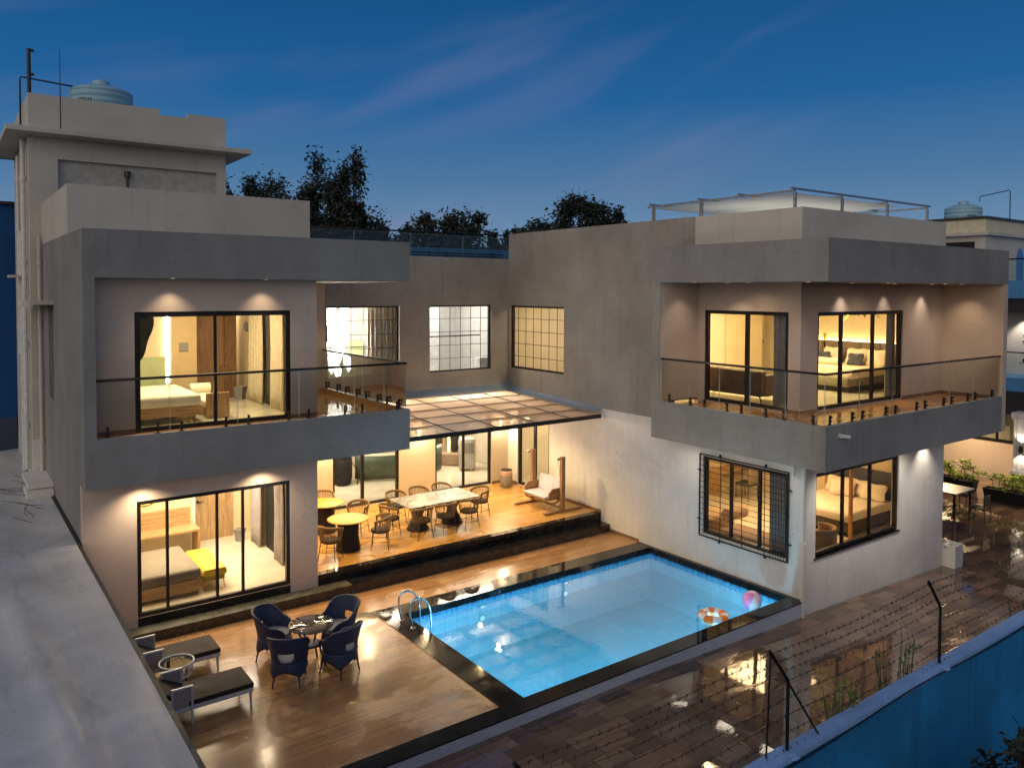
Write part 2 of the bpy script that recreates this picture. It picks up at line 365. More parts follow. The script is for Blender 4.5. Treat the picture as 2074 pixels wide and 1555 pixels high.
# ------------------------------------------------------------------ mesh builder
ORG = {}
class MB:
    def __init__(s, M=None): s.v = []; s.f = []; s.sm = []; s.M = M
    def _a(s, vs, fs, smooth=False, M=None):
        b = len(s.v); T = s.M
        for p in vs:
            p = Vector(p)
            if M: p = M @ p
            if T: p = T @ p
            s.v.append(p)
        for f in fs: s.f.append([b + i for i in f]); s.sm.append(smooth)
        return s
    def box(s, x0, x1, y0, y1, z0, z1, M=None):
        x0, x1 = min(x0, x1), max(x0, x1); y0, y1 = min(y0, y1), max(y0, y1); z0, z1 = min(z0, z1), max(z0, z1)
        vs = [(x0, y0, z0), (x1, y0, z0), (x1, y1, z0), (x0, y1, z0), (x0, y0, z1), (x1, y0, z1), (x1, y1, z1), (x0, y1, z1)]
        return s._a(vs, [(0, 3, 2, 1), (4, 5, 6, 7), (0, 1, 5, 4), (1, 2, 6, 5), (2, 3, 7, 6), (3, 0, 4, 7)], M=M)
    def rbox(s, x0, x1, y0, y1, z0, z1, r=.03, seg=3, M=None, puff=0):
        """box with rounded upright corners and softened top and bottom edges"""
        hx, hy = (x1 - x0) / 2, (y1 - y0) / 2; cx, cy = (x0 + x1) / 2, (y0 + y1) / 2
        r = min(r, hx * .98, hy * .98, (z1 - z0) / 2 * .98)
        rings = []
        def ring(ins, z):
            pts = []
            for q, (sx, sy) in enumerate(((1, 1), (-1, 1), (-1, -1), (1, -1))):
                for k in range(seg + 1):
                    a = (q + k / seg) * math.pi / 2
                    rr = r - ins
                    pts.append((cx + sx * (hx - r) + math.cos(a) * rr, cy + sy * (hy - r) + math.sin(a) * rr, z))
            return pts
        lev = []
        for k in range(seg + 1):
            a = math.pi / 2 * k / seg; lev.append((r * (1 - math.sin(a)) * .98, z0 + r * (1 - math.cos(a))))
        for k in range(seg + 1):
            a = math.pi / 2 * (1 - k / seg); lev.append((r * (1 - math.sin(a)) * .98, z1 - r * (1 - math.cos(a))))
        n = 4 * (seg + 1); vs = []; fs = []
        for ins, z in lev: vs += ring(ins, z)
        for i in range(len(lev) - 1):
            for k in range(n): fs.append((i * n + k, i * n + (k + 1) % n, (i + 1) * n + (k + 1) % n, (i + 1) * n + k))
        fs.append(tuple(reversed(range(n))))
        if puff:
            c0 = len(vs); vs.append((cx, cy, z1 + puff)); o = (len(lev) - 1) * n
            for k in range(n): fs.append((o + k, o + (k + 1) % n, c0))
        else: fs.append(tuple(range((len(lev) - 1) * n, len(lev) * n)))
        return s._a(vs, fs, True, M)
    def quad(s, a, b, c, d): return s._a([a, b, c, d], [(0, 1, 2, 3)])
    def cyl(s, p0, p1, r0, r1=None, n=12, caps=True, smooth=True):
        r1 = r0 if r1 is None else r1
        p0, p1 = Vector(p0), Vector(p1); d = (p1 - p0).normalized()
        a = d.orthogonal().normalized(); b = d.cross(a)
        vs = []; fs = []
        for p, r in ((p0, r0), (p1, r1)):
            for k in range(n):
                t = 2 * math.pi * k / n; vs.append(p + (a * math.cos(t) + b * math.sin(t)) * r)
        for k in range(n): fs.append((k, (k + 1) % n, n + (k + 1) % n, n + k))
        s._a(vs, fs, smooth)
        if caps: s._a(vs, [tuple(reversed(range(n))), tuple(range(n, 2 * n))])
        return s
    def tube(s, pts, r, n=8, closed=False, rf=None):
        pts = [Vector(p) for p in pts]; m = len(pts); vs = []; fs = []
        prev = None
        for i, p in enumerate(pts):
            if closed: d = pts[(i + 1) % m] - pts[i - 1]
            else: d = pts[min(i + 1, m - 1)] - pts[max(i - 1, 0)]
            d.normalize()
            if prev is None: a = d.orthogonal().normalized()
            else: a = (prev - d * prev.dot(d)).normalized()
            prev = a; b = d.cross(a); rr = rf(i / (m - 1)) * r if rf else r
            for k in range(n):
                t = 2 * math.pi * k / n; vs.append(p + (a * math.cos(t) + b * math.sin(t)) * rr)
        for i in range(m if closed else m - 1):
            j = (i + 1) % m
            for k in range(n): fs.append((i * n + k, i * n + (k + 1) % n, j * n + (k + 1) % n, j * n + k))
        if not closed: fs.append(tuple(reversed(range(n)))); fs.append(tuple(range((m - 1) * n, m * n)))
        return s._a(vs, fs, True)
    def lathe(s, prof, c=(0, 0, 0), n=24, sx=1, sy=1, smooth=True):
        vs = []; fs = []; m = len(prof)
        for r, z in prof:
            for k in range(n):
                t = 2 * math.pi * k / n; vs.append((c[0] + math.cos(t) * r * sx, c[1] + math.sin(t) * r * sy, c[2] + z))
        for i in range(m - 1):
            for k in range(n): fs.append((i * n + k, i * n + (k + 1) % n, (i + 1) * n + (k + 1) % n, (i + 1) * n + k))
        s._a(vs, fs, smooth)
        if prof[0][0] > 1e-4: s._a(vs[:n], [tuple(reversed(range(n)))])
        if prof[-1][0] > 1e-4: s._a(vs[-n:], [tuple(range(n))])
        return s
    def grid(s, fn, nu, nv, smooth=True, skip=None, thick=0):
        vs = [fn(i / nu, j / nv) for j in range(nv + 1) for i in range(nu + 1)]
        fs = []
        for j in range(nv):
            for i in range(nu):
                if skip and skip((i + .5) / nu, (j + .5) / nv): continue
                a = j * (nu + 1) + i; fs.append((a, a + 1, a + nu + 2, a + nu + 1))
        return s._a(vs, fs, smooth)
    def build(s, name, mat, parent=None, loc=None, **props):
        me = bpy.data.meshes.new(name)
        o = bpy.data.objects.new(name, me); col.objects.link(o)
        if parent is not None:
            org = ORG[parent.name]; o.parent = parent
        elif loc is not None: org = Vector(loc); o.location = org
        else:
            xs = [p.x for p in s.v]; ys = [p.y for p in s.v]; zs = [p.z for p in s.v]
            org = Vector(((min(xs) + max(xs)) / 2, (min(ys) + max(ys)) / 2, min(zs))); o.location = org
        ORG[o.name] = org
        me.from_pydata([tuple(p - org) for p in s.v], [], s.f)
        me.polygons.foreach_set('use_smooth', s.sm)
        me.materials.append(mat); me.update()
        for k, v in props.items(): o[k] = v
        return o
def bev(o, w=.008, seg=2):
    m = o.modifiers.new('bevel', 'BEVEL'); m.width = w; m.segments = seg; m.limit_method = 'ANGLE'; m.angle_limit = R(40)
    return o
def solid(o, t, off=0):
    m = o.modifiers.new('solidify', 'SOLIDIFY'); m.thickness = t; m.offset = off; return o
def tag(o, label, cat, group=None):
    o['label'] = label; o['category'] = cat
    if group: o['group'] = group
    return o
def thing(name, label, cat, loc=(0, 0, 0), group=None, local=False):
    o = bpy.data.objects.new(name, None); col.objects.link(o); o.location = loc
    o.empty_display_size = .2
    ORG[o.name] = Vector((0, 0, 0)) if local else Vector(loc)
    return tag(o, label, cat, group)
def copy_tree(o, parent=None):
    c = o.copy(); col.objects.link(c)
    if parent: c.parent = parent
    ORG[c.name] = ORG[o.name]
    for ch in o.children: copy_tree(ch, c)
    return c
def place(o, loc, rz, label=None, **k):
    o.location = loc; o.rotation_euler = (0, 0, rz)
    if label: o['label'] = label
    return o
def struct(mb, name, mat):
    o = mb.build(name, mat, loc=(0, 0, 0)); o['kind'] = 'structure'; return o
def lamp(kind, name, loc, power, color, parent=None, target=None, size=.05, spot=70, blend=.6, sy=None):
    d = bpy.data.lights.new(name, kind); d.energy = power; d.color = color
    if kind == 'AREA':
        d.shape = 'RECTANGLE' if sy else 'SQUARE'; d.size = size
        if sy: d.size_y = sy
    else: d.shadow_soft_size = size
    if kind == 'SPOT': d.spot_size = R(spot); d.spot_blend = blend
    o = bpy.data.objects.new(name, d); col.objects.link(o)
    loc = Vector(loc)
    if target is not None: o.rotation_euler = (Vector(target) - loc).to_track_quat('-Z', 'Y').to_euler()
    if parent is not None: o.parent = parent; loc = loc - ORG[parent.name]
    o.location = loc
    return o
MX = lambda x, y, z=0: Matrix.Translation((x, y, z)) @ Matrix.Rotation(-math.pi / 2, 4, 'Z')   # local frame of a wall that faces -X
MY = lambda x, y, z=0: Matrix.Translation((x, y, z))                                          # local frame of a wall that faces -Y

def wall(M, w, z0, z1, holes, mat, parent, t=.2, name='wall'):
    """upright wall in local x (0..w), outer face at y=0, thickness t inwards, holes=(x0,x1,z0,z1)"""
    xs = sorted({0, w, *[h[0] for h in holes], *[h[1] for h in holes]}); zs = sorted({z0, z1, *[h[2] for h in holes], *[h[3] for h in holes]})
    mb = MB(M)
    def full(i, j):
        if i < 0 or j < 0 or i >= len(xs) - 1 or j >= len(zs) - 1: return False
        cx, cz = (xs[i] + xs[i + 1]) / 2, (zs[j] + zs[j + 1]) / 2
        return not any(h[0] < cx < h[1] and h[2] < cz < h[3] for h in holes)
    for i in range(len(xs) - 1):
        for j in range(len(zs) - 1):
            if not full(i, j): continue
            a, b, c, d = xs[i], xs[i + 1], zs[j], zs[j + 1]
            mb.quad((a, 0, c), (b, 0, c), (b, 0, d), (a, 0, d)); mb.quad((b, t, c), (a, t, c), (a, t, d), (b, t, d))
            if not full(i - 1, j): mb.quad((a, t, c), (a, 0, c), (a, 0, d), (a, t, d))
            if not full(i + 1, j): mb.quad((b, 0, c), (b, t, c), (b, t, d), (b, 0, d))
            if not full(i, j - 1): mb.quad((a, t, c), (b, t, c), (b, 0, c), (a, 0, c))
            if not full(i, j + 1): mb.quad((a, 0, d), (b, 0, d), (b, t, d), (a, t, d))
    return mb.build(name, mat, parent)

def window(M, x0, x1, z0, z1, splits, parent, fr=.07, mu=.045, y0=.03, dp=.09, name='window', mat=None, grille=None, glass=None):
    mb = MB(M); mat = mat or BLK
    mb.box(x0, x0 + fr, y0, y0 + dp, z0, z1); mb.box(x1 - fr, x1, y0, y0 + dp, z0, z1)
    mb.box(x0 + fr, x1 - fr, y0, y0 + dp, z0, z0 + fr); mb.box(x0 + fr, x1 - fr, y0, y0 + dp, z1 - fr, z1)
    for s_ in splits: mb.box(s_ - mu / 2, s_ + mu / 2, y0 + .012, y0 + dp - .012, z0 + fr, z1 - fr)
    w = mb.build(name, mat, parent)
    pm = MB(M); yg = y0 + dp * .55
    pm.quad((x0 + fr, yg, z0 + fr), (x1 - fr, yg, z0 + fr), (x1 - fr, yg, z1 - fr), (x0 + fr, yg, z1 - fr))
    pm.build('pane', glass or GLASS, w)
    if grille:
        nx, nz, rr = grille; gm = MB(M)
        for i in range(1, nx): 
            x = x0 + (x1 - x0) * i / nx; gm.box(x - rr, x + rr, y0 - .02, y0 - .02 + 2 * rr, z0 + .03, z1 - .03)
        for i in range(1, nz):
            z = z0 + (z1 - z0) * i / nz; gm.box(x0 + .03, x1 - .03, y0 - .02 - 2 * rr, y0 - .021, z - rr, z + rr)
        gm.build('grille', mat, w)
    return w

# ------------------------------------------------------------------ ground, deck, pool
XE, XC, YB, YA = 6.63, 12.965, 4.9, .4
DK = -.004
gx, gy = (-900, 5.5, 12.9, 900), (-900, -5.9, -1.5, 1400); gm_ = MB()
for i in range(3):
    for j in range(3):
        if (i, j) != (1, 1): gm_.quad((gx[i], gy[j], -.95), (gx[i + 1], gy[j], -.95), (gx[i + 1], gy[j + 1], -.95), (gx[i], gy[j + 1], -.95))
struct(gm_, 'ground', simple('dark_earth', (.03, .03, .025), .9))
yd = MB()
px = [(-3, -.20), (8, -.20), (12.9, -.33), (19.3, -.54), (45, -.54)]
for (xa, za), (xb, zb) in zip(px, px[1:]): yd.quad((xa, -10.5, za), (xb, -10.5, zb), (xb, -6.05, zb), (xa, -6.05, za))
yd.quad((19.3, -6.05, -.54), (45, -6.05, -.54), (45, 14, -.54), (19.3, 14, -.54))
struct(yd, 'yard_paving', YARD)
PX0, PX1, PY0, PY1 = 5.6, 12.85, -5.75, -1.62
dk = MB()
dk.quad((-.6, -5.75, 0), (5.12, -5.75, 0), (5.12, .03, 0), (-.6, .03, 0)); dk.quad((5.12, -1.14, 0), (XC, -1.14, 0), (XC, .03, 0), (5.12, .03, 0))
struct(dk, 'pool_deck', DECK)
cp = MB()
cp.box(5.12, PX0, -5.75, -1.14, -.16, .012); cp.box(PX0, XC - .003, PY1, -1.14, -.16, .012)
cp.box(-.6, XC - .003, -6.10, -5.75, -.012, .012); cp.box(PX1, XC - .003, -5.75, PY1, -.16, .012)
struct(cp, 'pool_coping', GRAN)
struct(MB().quad((4.72, -1.14, .004), (5.12, -1.5, .004), (5.12, -1.14, .004), (4.9, -1.0, .004)), 'deck_tile_patch', TREADM)
pb = MB(); zb = -1.35
pb.quad((PX0, PY0, zb), (PX1, PY0, zb), (PX1, PY1, zb), (PX0, PY1, zb))
def ringwall(mb, z0, z1, e=0):
    a, b, c, d = PX0 - e, PX1 + e, PY0 - e, PY1 + e
    mb.quad((a, c, z0), (a, d, z0), (a, d, z1), (a, c, z1)); mb.quad((b, d, z0), (b, c, z0), (b, c, z1), (b, d, z1))
    mb.quad((a, d, z0), (b, d, z0), (b, d, z1), (a, d, z1)); mb.quad((b, c, z0), (a, c, z0), (a, c, z1), (b, c, z1))
ringwall(pb, zb, -.34, .02)
pb.quad((PX0 - .02, PY0 - .02, zb - .004), (PX1 + .02, PY0 - .02, zb - .004), (PX1 + .02, PY1 + .02, zb - .004), (PX0 - .02, PY1 + .02, zb - .004))
struct(pb, 'pool_basin', POOLT)
tb = MB(); ringwall(tb, -.34, -.02, .015); struct(tb, 'pool_tile_band', MOSAIC)
struct(MB().quad((PX0 - .01, PY0 - .01, -.13), (PX1 + .01, PY0 - .01, -.13), (PX1 + .01, PY1 + .01, -.13), (PX0 - .01, PY1 + .01, -.13)), 'pool_water', WATER)
rw = MB().box(-.6, XC - .004, -6.09, -5.78, -.9, -.013); struct(rw, 'pool_retaining_wall', stucco('grey_blue_pool_side_paint', (.52, .56, .64), .3, .3))
# underwater lamps
PLENS = emis('pool_lamp_lens', (.8, .95, 1), .9)
for x, y, tx, ty, p, lab in ((6.8, PY0 + .02, 6.8, 0, 85, 'underwater lamp in the near pool wall closest to the deck'), (8.8, PY0 + .02, 8.8, 0, 85, 'middle underwater lamp in the near pool wall'),
        (10.8, PY0 + .02, 10.8, 0, 85, 'underwater lamp in the near pool wall below the swim ring'), (12.2, PY0 + .02, 12.0, 0, 20, 'underwater lamp in the near pool wall below the beach ball'),
        (PX0 + .02, -3.7, 12, -3.7, 70, 'underwater lamp in the short pool wall by the ladder'),
        (7.55, PY1 - .02, 7.55, -9, 10, 'small underwater lamp in the far pool wall left of the steps end'), (9.95, PY1 - .02, 9.95, -9, 10, 'small underwater lamp in the far pool wall below the swing')):
    t = thing('pool_lamp', lab, 'pool lamp', (x, y, -.55), 'underwater lamps in the pool walls')
    d = Vector((tx - x, ty - y, 0)).normalized(); c = Vector((x, y, -.55))
    MB().cyl(c - d * .01, c + d * .012, .06, n=20).build('lens', PLENS, t)
    MB().cyl(c - d * .015, c + d * .008, .085, n=20).build('rim', CHROME, t)
    if p > 20: lamp('POINT', 'pool_light', c + d * .09, p * 1.4, (.44, .80, 1), t, size=.06)

# ------------------------------------------------------------------ the villa
V = thing('villa', 'large modern two storey grey and off white villa with glass balconies beside the pool', 'villa', (6, 2, 0))
wa0, wa1 = .92, 3.97
wall(MY(.2, YA), 4.36, 3.9, 6.925, [(wa0 - .2, wa1 - .2, 3.95, 6.28)], BEIGE, V)
wall(MY(0, YA), 4.56, 0, 3.06, [(.925, 3.94, .378, 2.64)], BEIGE, V)
MB().box(0, .2, 0, YA, 3.06, 7.808).build('fin_wall', GREY, V)
# side wall (faces -X); local x runs from y=6.6 towards y=.4
wall(MX(0, 6.6), 6.0, -.9, 3.06, [], GREY, V)
wall(MX(0, 6.6), 6.2, 3.06, 7.808, [(1.2, 2.1, 4.18, 6.33)], GREY, V)
MB().box(0, .2, 2.05, 6.6, 7.81, 8.80).build('roof_parapet', CREAM, V)
window(MY(.2, YA), wa0 - .2, wa1 - .2, 3.95, 6.28, [2.42 - .2], V, fr=.10, mu=.06, y0=.02, name='sliding_door')
window(MY(0, YA), .925, 3.94, .378, 2.64, [1.48, 2.43, 2.95], V, fr=.075, mu=.05, y0=.02, name='sliding_door')
sh = MB().box(-.45, 0, 4.3, 6.5, 6.36, 6.44); sh.box(-.45, -.40, 4.3, 6.5, 6.30, 6.36); sh.build('sunshade', CREAM, V)
window(MX(0, 6.6), 1.2, 2.1, 4.18, 6.33, [1.65], V, y0=.12, dp=.05)
MB().box(-.5, 0, 4.9, 6.5, 2.15, 2.24).build('sunshade', WHITEP, V)
bev(MB().box(-.55, -.01, 4.6, 5.5, 1.98, 2.13).build('sunshade', WHITEP, V), .01)
# fascia + roof over the left wing and its deep balcony
MB().box(.2, XE, 0, YB, 6.925, 7.808).build('fascia', GREY, V)
MB().box(.2, 4.56, YB, 6.6, 6.93, 7.8).build('roof', CREAM, V)
MB().box(4.56, XE, 0.26, YB - .003, 6.905, 6.925).build('soffit', BEIGE2, V)
# balcony of the left wing
MB().box(.2, XE, 0, .12, 3.06, 3.985).build('balcony_parapet', GREY, V)
MB().box(XE - .12, XE, .12, YB, 3.06, 3.985).build('balcony_parapet', GREY, V)
MB().box(.2, XE - .12, .12, YA, 3.06, 3.97).build('balcony_floor', BALT, V)
MB().box(4.56, XE - .12, YA, YB, 3.06, 3.86).build('balcony_floor', decktiles('glossy_honey_balcony_tile', (.50, .30, .12), (.42, .24, .09), .06, .15, .6, .6), V)
for a in ((XE - .135, XE - .12, YA, YB, 3.86, 4.0), (4.56, 4.575, YA, YB, 3.86, 3.95), (4.575, XE - .135, YB - .015, YB, 3.86, 3.95)): MB().box(*a).build('skirting', OAK, V)
SKM = simple('terracotta_skirting', (.20, .11, .07), .5)
for a in ((.2, wa0, YA - .012, YA, 3.97, 4.05), (wa1, 4.56, YA - .012, YA, 3.97, 4.05)): MB().box(*a).build('skirting', SKM, V)
MB().box(4.40, 4.56, YA + .2, YB, .44, 6.925).build('wall', BEIGE, V)
# parapets on the left wing
MB().box(0, 5.0, 1.88, 2.05, 7.81, 8.80).build('roof_parapet', CREAM, V)
MB().box(4.83, 5.0, 2.05, 6.6, 7.81, 8.80).build('roof_parapet', CREAM, V)
# cream skin of the side wall above the parapet line
# stair tower
TX0, TX1, TY = -.25, 4.45, 6.6
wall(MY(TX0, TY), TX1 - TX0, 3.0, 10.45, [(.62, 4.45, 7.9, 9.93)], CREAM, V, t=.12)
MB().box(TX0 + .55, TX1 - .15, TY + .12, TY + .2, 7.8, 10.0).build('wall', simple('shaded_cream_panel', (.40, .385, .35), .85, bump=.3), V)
MB().box(TX0, TX0 + .15, TY + .121, 11, -.9, 10.45).build('wall', CREAM, V)
MB().box(TX1 - .15, TX1, TY + .201, 11, 7.0, 10.45).build('wall', CREAM, V)
wall(MY(TX0, TY), -TX0, -.9, 3.0, [], WHITEP, V, t=.12)
bev(MB().box(-.75, 5.0, 6.02, 11.3, 10.45, 10.58).build('tower_cornice', CREAM, V), .015)
tp = MB().box(TX0, TX1, TY, TY + .15, 10.58, 11.34).box(TX0, TX0 + .15, TY + .15, 11, 10.58, 11.46).box(TX1 - .15, TX1, TY + .15, 11, 10.58, 11.40)
tp.build('tower_parapet', CREAM, V)
tp = MB().box(TX0, 2.75, TY, TY + .15, 11.34, 11.48); tp.build('parapet_cap', CREAM, V)
MB().box(3.45, TX1, TY, TY + .15, 11.34, 11.46).build('parapet_cap', CREAM, V)
MB().cyl((1.95, TY + .05, 7.8), (1.95, TY + .05, 9.62), .03).cyl((1.95, TY + .05, 9.62), (1.95, TY + .05, 9.78), .075).build('rain_pipe', DKM, V)
MB().tube([(1.22, TY + .06, 9.16), (1.22, TY + .06, 9.08), (1.36, TY + .06, 9.08), (1.36, TY + .06, 9.16)], .014).build('wall_bracket', DKM, V)
# pipes down the outer face of tower and wing
for nm, y, x, z0, z1, r in (('drain_pipe', 7.1, -.34, 2.2, 10.4, .055), ('drain_pipe', 7.9, -.34, 2.0, 8.2, .045), ('drain_pipe', 6.45, -.07, 2.2, 8.0, .045), ('drain_pipe', 8.6, -.34, 5.0, 10.2, .04)):
    m_ = MB().cyl((x, y, z0), (x, y, z1), r)
    for k in range(4): m_.cyl((x, y, z0 + (z1 - z0) * (k + .5) / 4), (x, y, z0 + (z1 - z0) * (k + .5) / 4 + .12), r * 1.35)
    m_.build(nm, PVC if y > 7 else CREAM, V)
MB().box(-.62, -.26, 7.4, 8.4, 7.0, 7.06).build('sunshade', CREAM, V)
MB().tube([(-.3, 8, 10.6), (-.3, 8, 12.1), (-.28, 8.0, 12.15), (.95, 8.3, 12.15), (1.0, 8.35, 12.05)], .022).build('roof_pipe', DKM, V)
rp = MB().cyl((-.1, 8, 10.6), (-.1, 8, 12.9), .05).cyl((-.1, 8, 12.25), (.02, 8, 12.25), .035).cyl((-.1, 8, 12.86), (.02, 8, 12.86), .035); rp.build('vent_pipe', DKM, V)
MB().cyl((.42, 6.4, 10.6), (.42, 6.4, 12.58), .014, .008).build('antenna', BLK, V)

# back block, wall that faces -Y
MB().box(4.56, XC, YB + .2, 12, 7.30, 7.5).build('roof', CREAM, V)
bw = lambda x: x - 4.56
wall(MY(4.56, YB), XC - 4.56, .44, 3.4, [(bw(6.85), bw(8.95), .46, 2.9), (bw(10.2), bw(12.3), .46, 2.9)], BEIGE2, V)
wall(MY(4.56, YB), XE - 4.56, 3.4, 6.905, [], BEIGE2, V)
wall(MY(XE, YB), XC - XE, 3.4, 7.74, [(.04, 8.97 - XE, 4.19, 6.25), (10.0 - XE, 12.29 - XE, 4.19, 6.25)], GREY2, V)
MB().box(4.56, XE, YB, YB + .2, 6.93, 7.74).build('wall', GREY2, V)
window(MY(0, YB), 6.68, 8.97, 4.19, 6.25, [], V, fr=.05, y0=.08, grille=(6, 5, .007), name='window')
window(MY(0, YB), 10.0, 12.29, 4.19, 6.25, [], V, fr=.045, y0=.08, grille=(6, 5, .007), mat=BLK)
window(MY(0, YB), 6.85, 8.95, .46, 2.9, [7.79], V, fr=.07, mu=.09, y0=.04, name='sliding_door')
window(MY(0, YB), 10.2, 12.3, .46, 2.9, [11.27], V, fr=.07, mu=.07, y0=.04, name='sliding_door')
# wall that faces -X, between terrace and the right wing
wc = lambda y: YB - y
wall(MX(XC, YB), wc(-5.83), -.9, 3.06, [(wc(4.38), wc(2.75), .46, 2.95), (wc(-3.25), wc(-5.64), .79, 2.70)], WHITEP, V)
wall(MX(XC, YB), wc(-2.134), 3.4, 8.55, [(wc(4.83), wc(2.08), 4.2, 6.23)], GREY2, V)
MB().box(XC, XC + .2, -2.134, YB, 3.06, 3.4).build('wall', WHITEP, V)
MB().box(XC, XC + .2, -2.934, -2.134, 7.812, 8.55).build('wall', GREY2, V)
MB().box(XC, XC + .2, -5.90, -2.934, 7.812, 8.55).build('roof_parapet', CREAM, V)
MB().box(XC + .2, 19.42, -5.90, -5.72, 7.812, 8.55).build('roof_parapet', CREAM, V)
MB().box(19.24, 19.42, -5.72, 3.0, 7.812, 8.55).build('roof_parapet', CREAM, V)
window(MX(XC, YB), wc(4.38), wc(2.75), .46, 2.95, [wc(3.55)], V, fr=.08, mu=.1, y0=.04, name='sliding_door')
window(MX(XC, YB), wc(4.83), wc(2.08), 4.2, 6.23, [], V, fr=.06, y0=.08, grille=(7, 5, .007), name='window')
window(MX(XC, YB), wc(-3.25), wc(-5.64), .79, 2.70, [wc(-4.05), wc(-4.85)], V, fr=.085, mu=.07, y0=.05, name='window')
# iron security grille stands off the wall
gr = MB(MX(XC, YB)); a, b, c, d = wc(-3.2), wc(-5.69), .745, 2.745
for x in (a, b): gr.box(x - .014, x + .014, -.06, -.032, c, d)
for z in (c, d): gr.box(a, b, -.06, -.032, z - .014, z + .014)
for i in range(1, 15): z = c + (d - c) * i / 15; gr.box(a, b, -.052, -.042, z - .0055, z + .0055)
for i in range(1, 4):
    x = a + (b - a) * i / 4
    gr.box(x - .007, x + .007, -.041, -.027, c, d)
for i in range(14): x = b - .5 + .5 * i / 14; gr.box(x - .004, x + .004, -.041, -.033, c, d) if i % 2 else None
for x in (a, b): 
    for z in (c + .4, d - .4): gr.box(x - .07 if x == a else x, x if x == a else x + .07, -.06, 0.02, z - .012, z + .012)
for x in (a + .6, b - .6):
    for z in (c, d): gr.box(x - .012, x + .012, -.06, .02, z - .07 if z == c else z, z if z == c else z + .07)
gr.build('window_grille', BLK, V)
MB().tube([(XC - .08, -2.9, 2.93), (XC - .08, -3.0, 2.97), (XC - .08, -5.75, 2.97), (XC - .08, -5.85, 2.92), (XC - .08, -5.85, 2.7)], .028).build('conduit', PVC, V)
MB().cyl((XC - .06, -6.09, -.33), (XC - .06, -6.09, 3.06), .045).cyl((XC - .06, -6.09, 1.2), (XC - .06, -6.09, 1.3), .06).build('drain_pipe', WHITEP, V)

# right wing: balcony box
BX0, BX1, BY0, BY1 = 12.31, 20.64, -6.944, -2.134
MB().box(BX0, 20.42, BY0, BY0 + .14, 3.06, 3.985).build('balcony_parapet', GREY, V)
MB().box(BX0, BX0 + .14, BY0 + .14, BY1, 3.06, 3.985).build('balcony_parapet', GREY2, V)
MB().box(BX0 + .14, BX1 - .22, BY0 + .14, BY1, 3.061, 3.9).build('balcony_floor', BALT, V)
MB().box(BX0, BX1, BY0, BY1, 6.925, 7.81).build('fascia', GREY, V)
MB().box(XC + .2, BX1, BY1, .5, 6.93, 7.80).build('roof', CREAM, V)
MB().box(BX0 + .02, 13.75, -2.4, BY1, 3.985, 6.925).build('wall', BEIGE, V)
MB().box(BX0, BX0 + .02, -2.402, BY1, 3.985, 6.925).build('wall', GREY2, V)
MB().box(20.42, BX1, BY0, .5, 3.06, 6.925).build('wall', BEIGE, V)
F1 = lambda y: -2.4 - y
wall(MX(13.75, -2.4), 5.2 - 2.4, 3.9, 6.925, [(F1(-2.6), F1(-5.06), 3.93, 6.24)], BEIGE, V, t=.18)
wall(MY(13.75, -5.38), 20.42 - 13.75, 3.9, 6.925, [(14.43 - 13.75, 18.29 - 13.75, 3.93, 6.24)], BEIGE, V, t=.18)
window(MX(13.75, -2.4), F1(-2.6), F1(-5.06), 3.93, 6.24, [F1(-3.87)], V, fr=.09, mu=.1, y0=.03, name='sliding_door')
window(MY(0, -5.38), 14.43, 18.29, 3.93, 6.24, [15.5, 16.93], V, fr=.09, mu=.09, y0=.03, name='sliding_door')
for a in ((13.735, 13.75, -5.38, -5.06, 3.9, 3.99), (13.735, 14.43, -5.395, -5.38, 3.9, 3.99), (18.29, 20.40, -5.395, -5.38, 3.9, 3.99), (20.405, 20.42, -6.8, -5.395, 3.9, 3.99)): MB().box(*a).build('skirting', SKM, V)
# right wing ground floor, wall that faces -Y
wall(MY(XC, -6.03), 19.27 - XC, -.9, 3.06, [(13.44 - XC, 17.0 - XC, .835, 2.72)], WHITEP, V)
MB().box(19.07, 19.27, -5.83, .5, -.9, 3.06).build('wall', WHITEP, V)
window(MY(0, -6.03), 13.44, 17.0, .86, 2.69, [14.62, 15.78], V, fr=.075, mu=.06, y0=.04, name='window')
MB().box(13.38, 17.05, -6.05, -5.95, .80, .835).build('sill', DKM, V)
# terrace, steps and sill blocks
tr = MB().box(4.56, XC - .002, YA + .2, YB, .0, .443); t_ = tr.build('terrace_floor', TERR, V)
MB().box(4.56, XC - .002, YA, YA + .2, .0, .446).build('terrace_edge', GRAN, V)
MB().box(.0, 5.2, .03, YA, .0, .204).build('step', TREADM, V)
MB().box(5.2, XC - .002, .03, YA, .0, .2045).build('step', GRAN, V)
MB().box(0, 12.96, .02, .029, 0.0, .2).build('step_riser', simple('brown_stone_riser', (.035, .028, .022), .25), V)
MB().box(.925, 3.94, YA - .004, YA + .15, .204, .377).build('door_sill', GRAN, V)
for a in ((XC - .016, XC - .003, .4, 2.73, .446, .53), (XC - .016, XC - .003, 4.40, YB, .446, .53), (12.32, XC - .017, YB - .014, YB, .446, .53), (8.97, 10.18, YB - .014, YB, .446, .53), (XC - .016, XC - .003, -1.1, .02, 0, .08)): MB().box(*a).build('skirting', SKM, V)

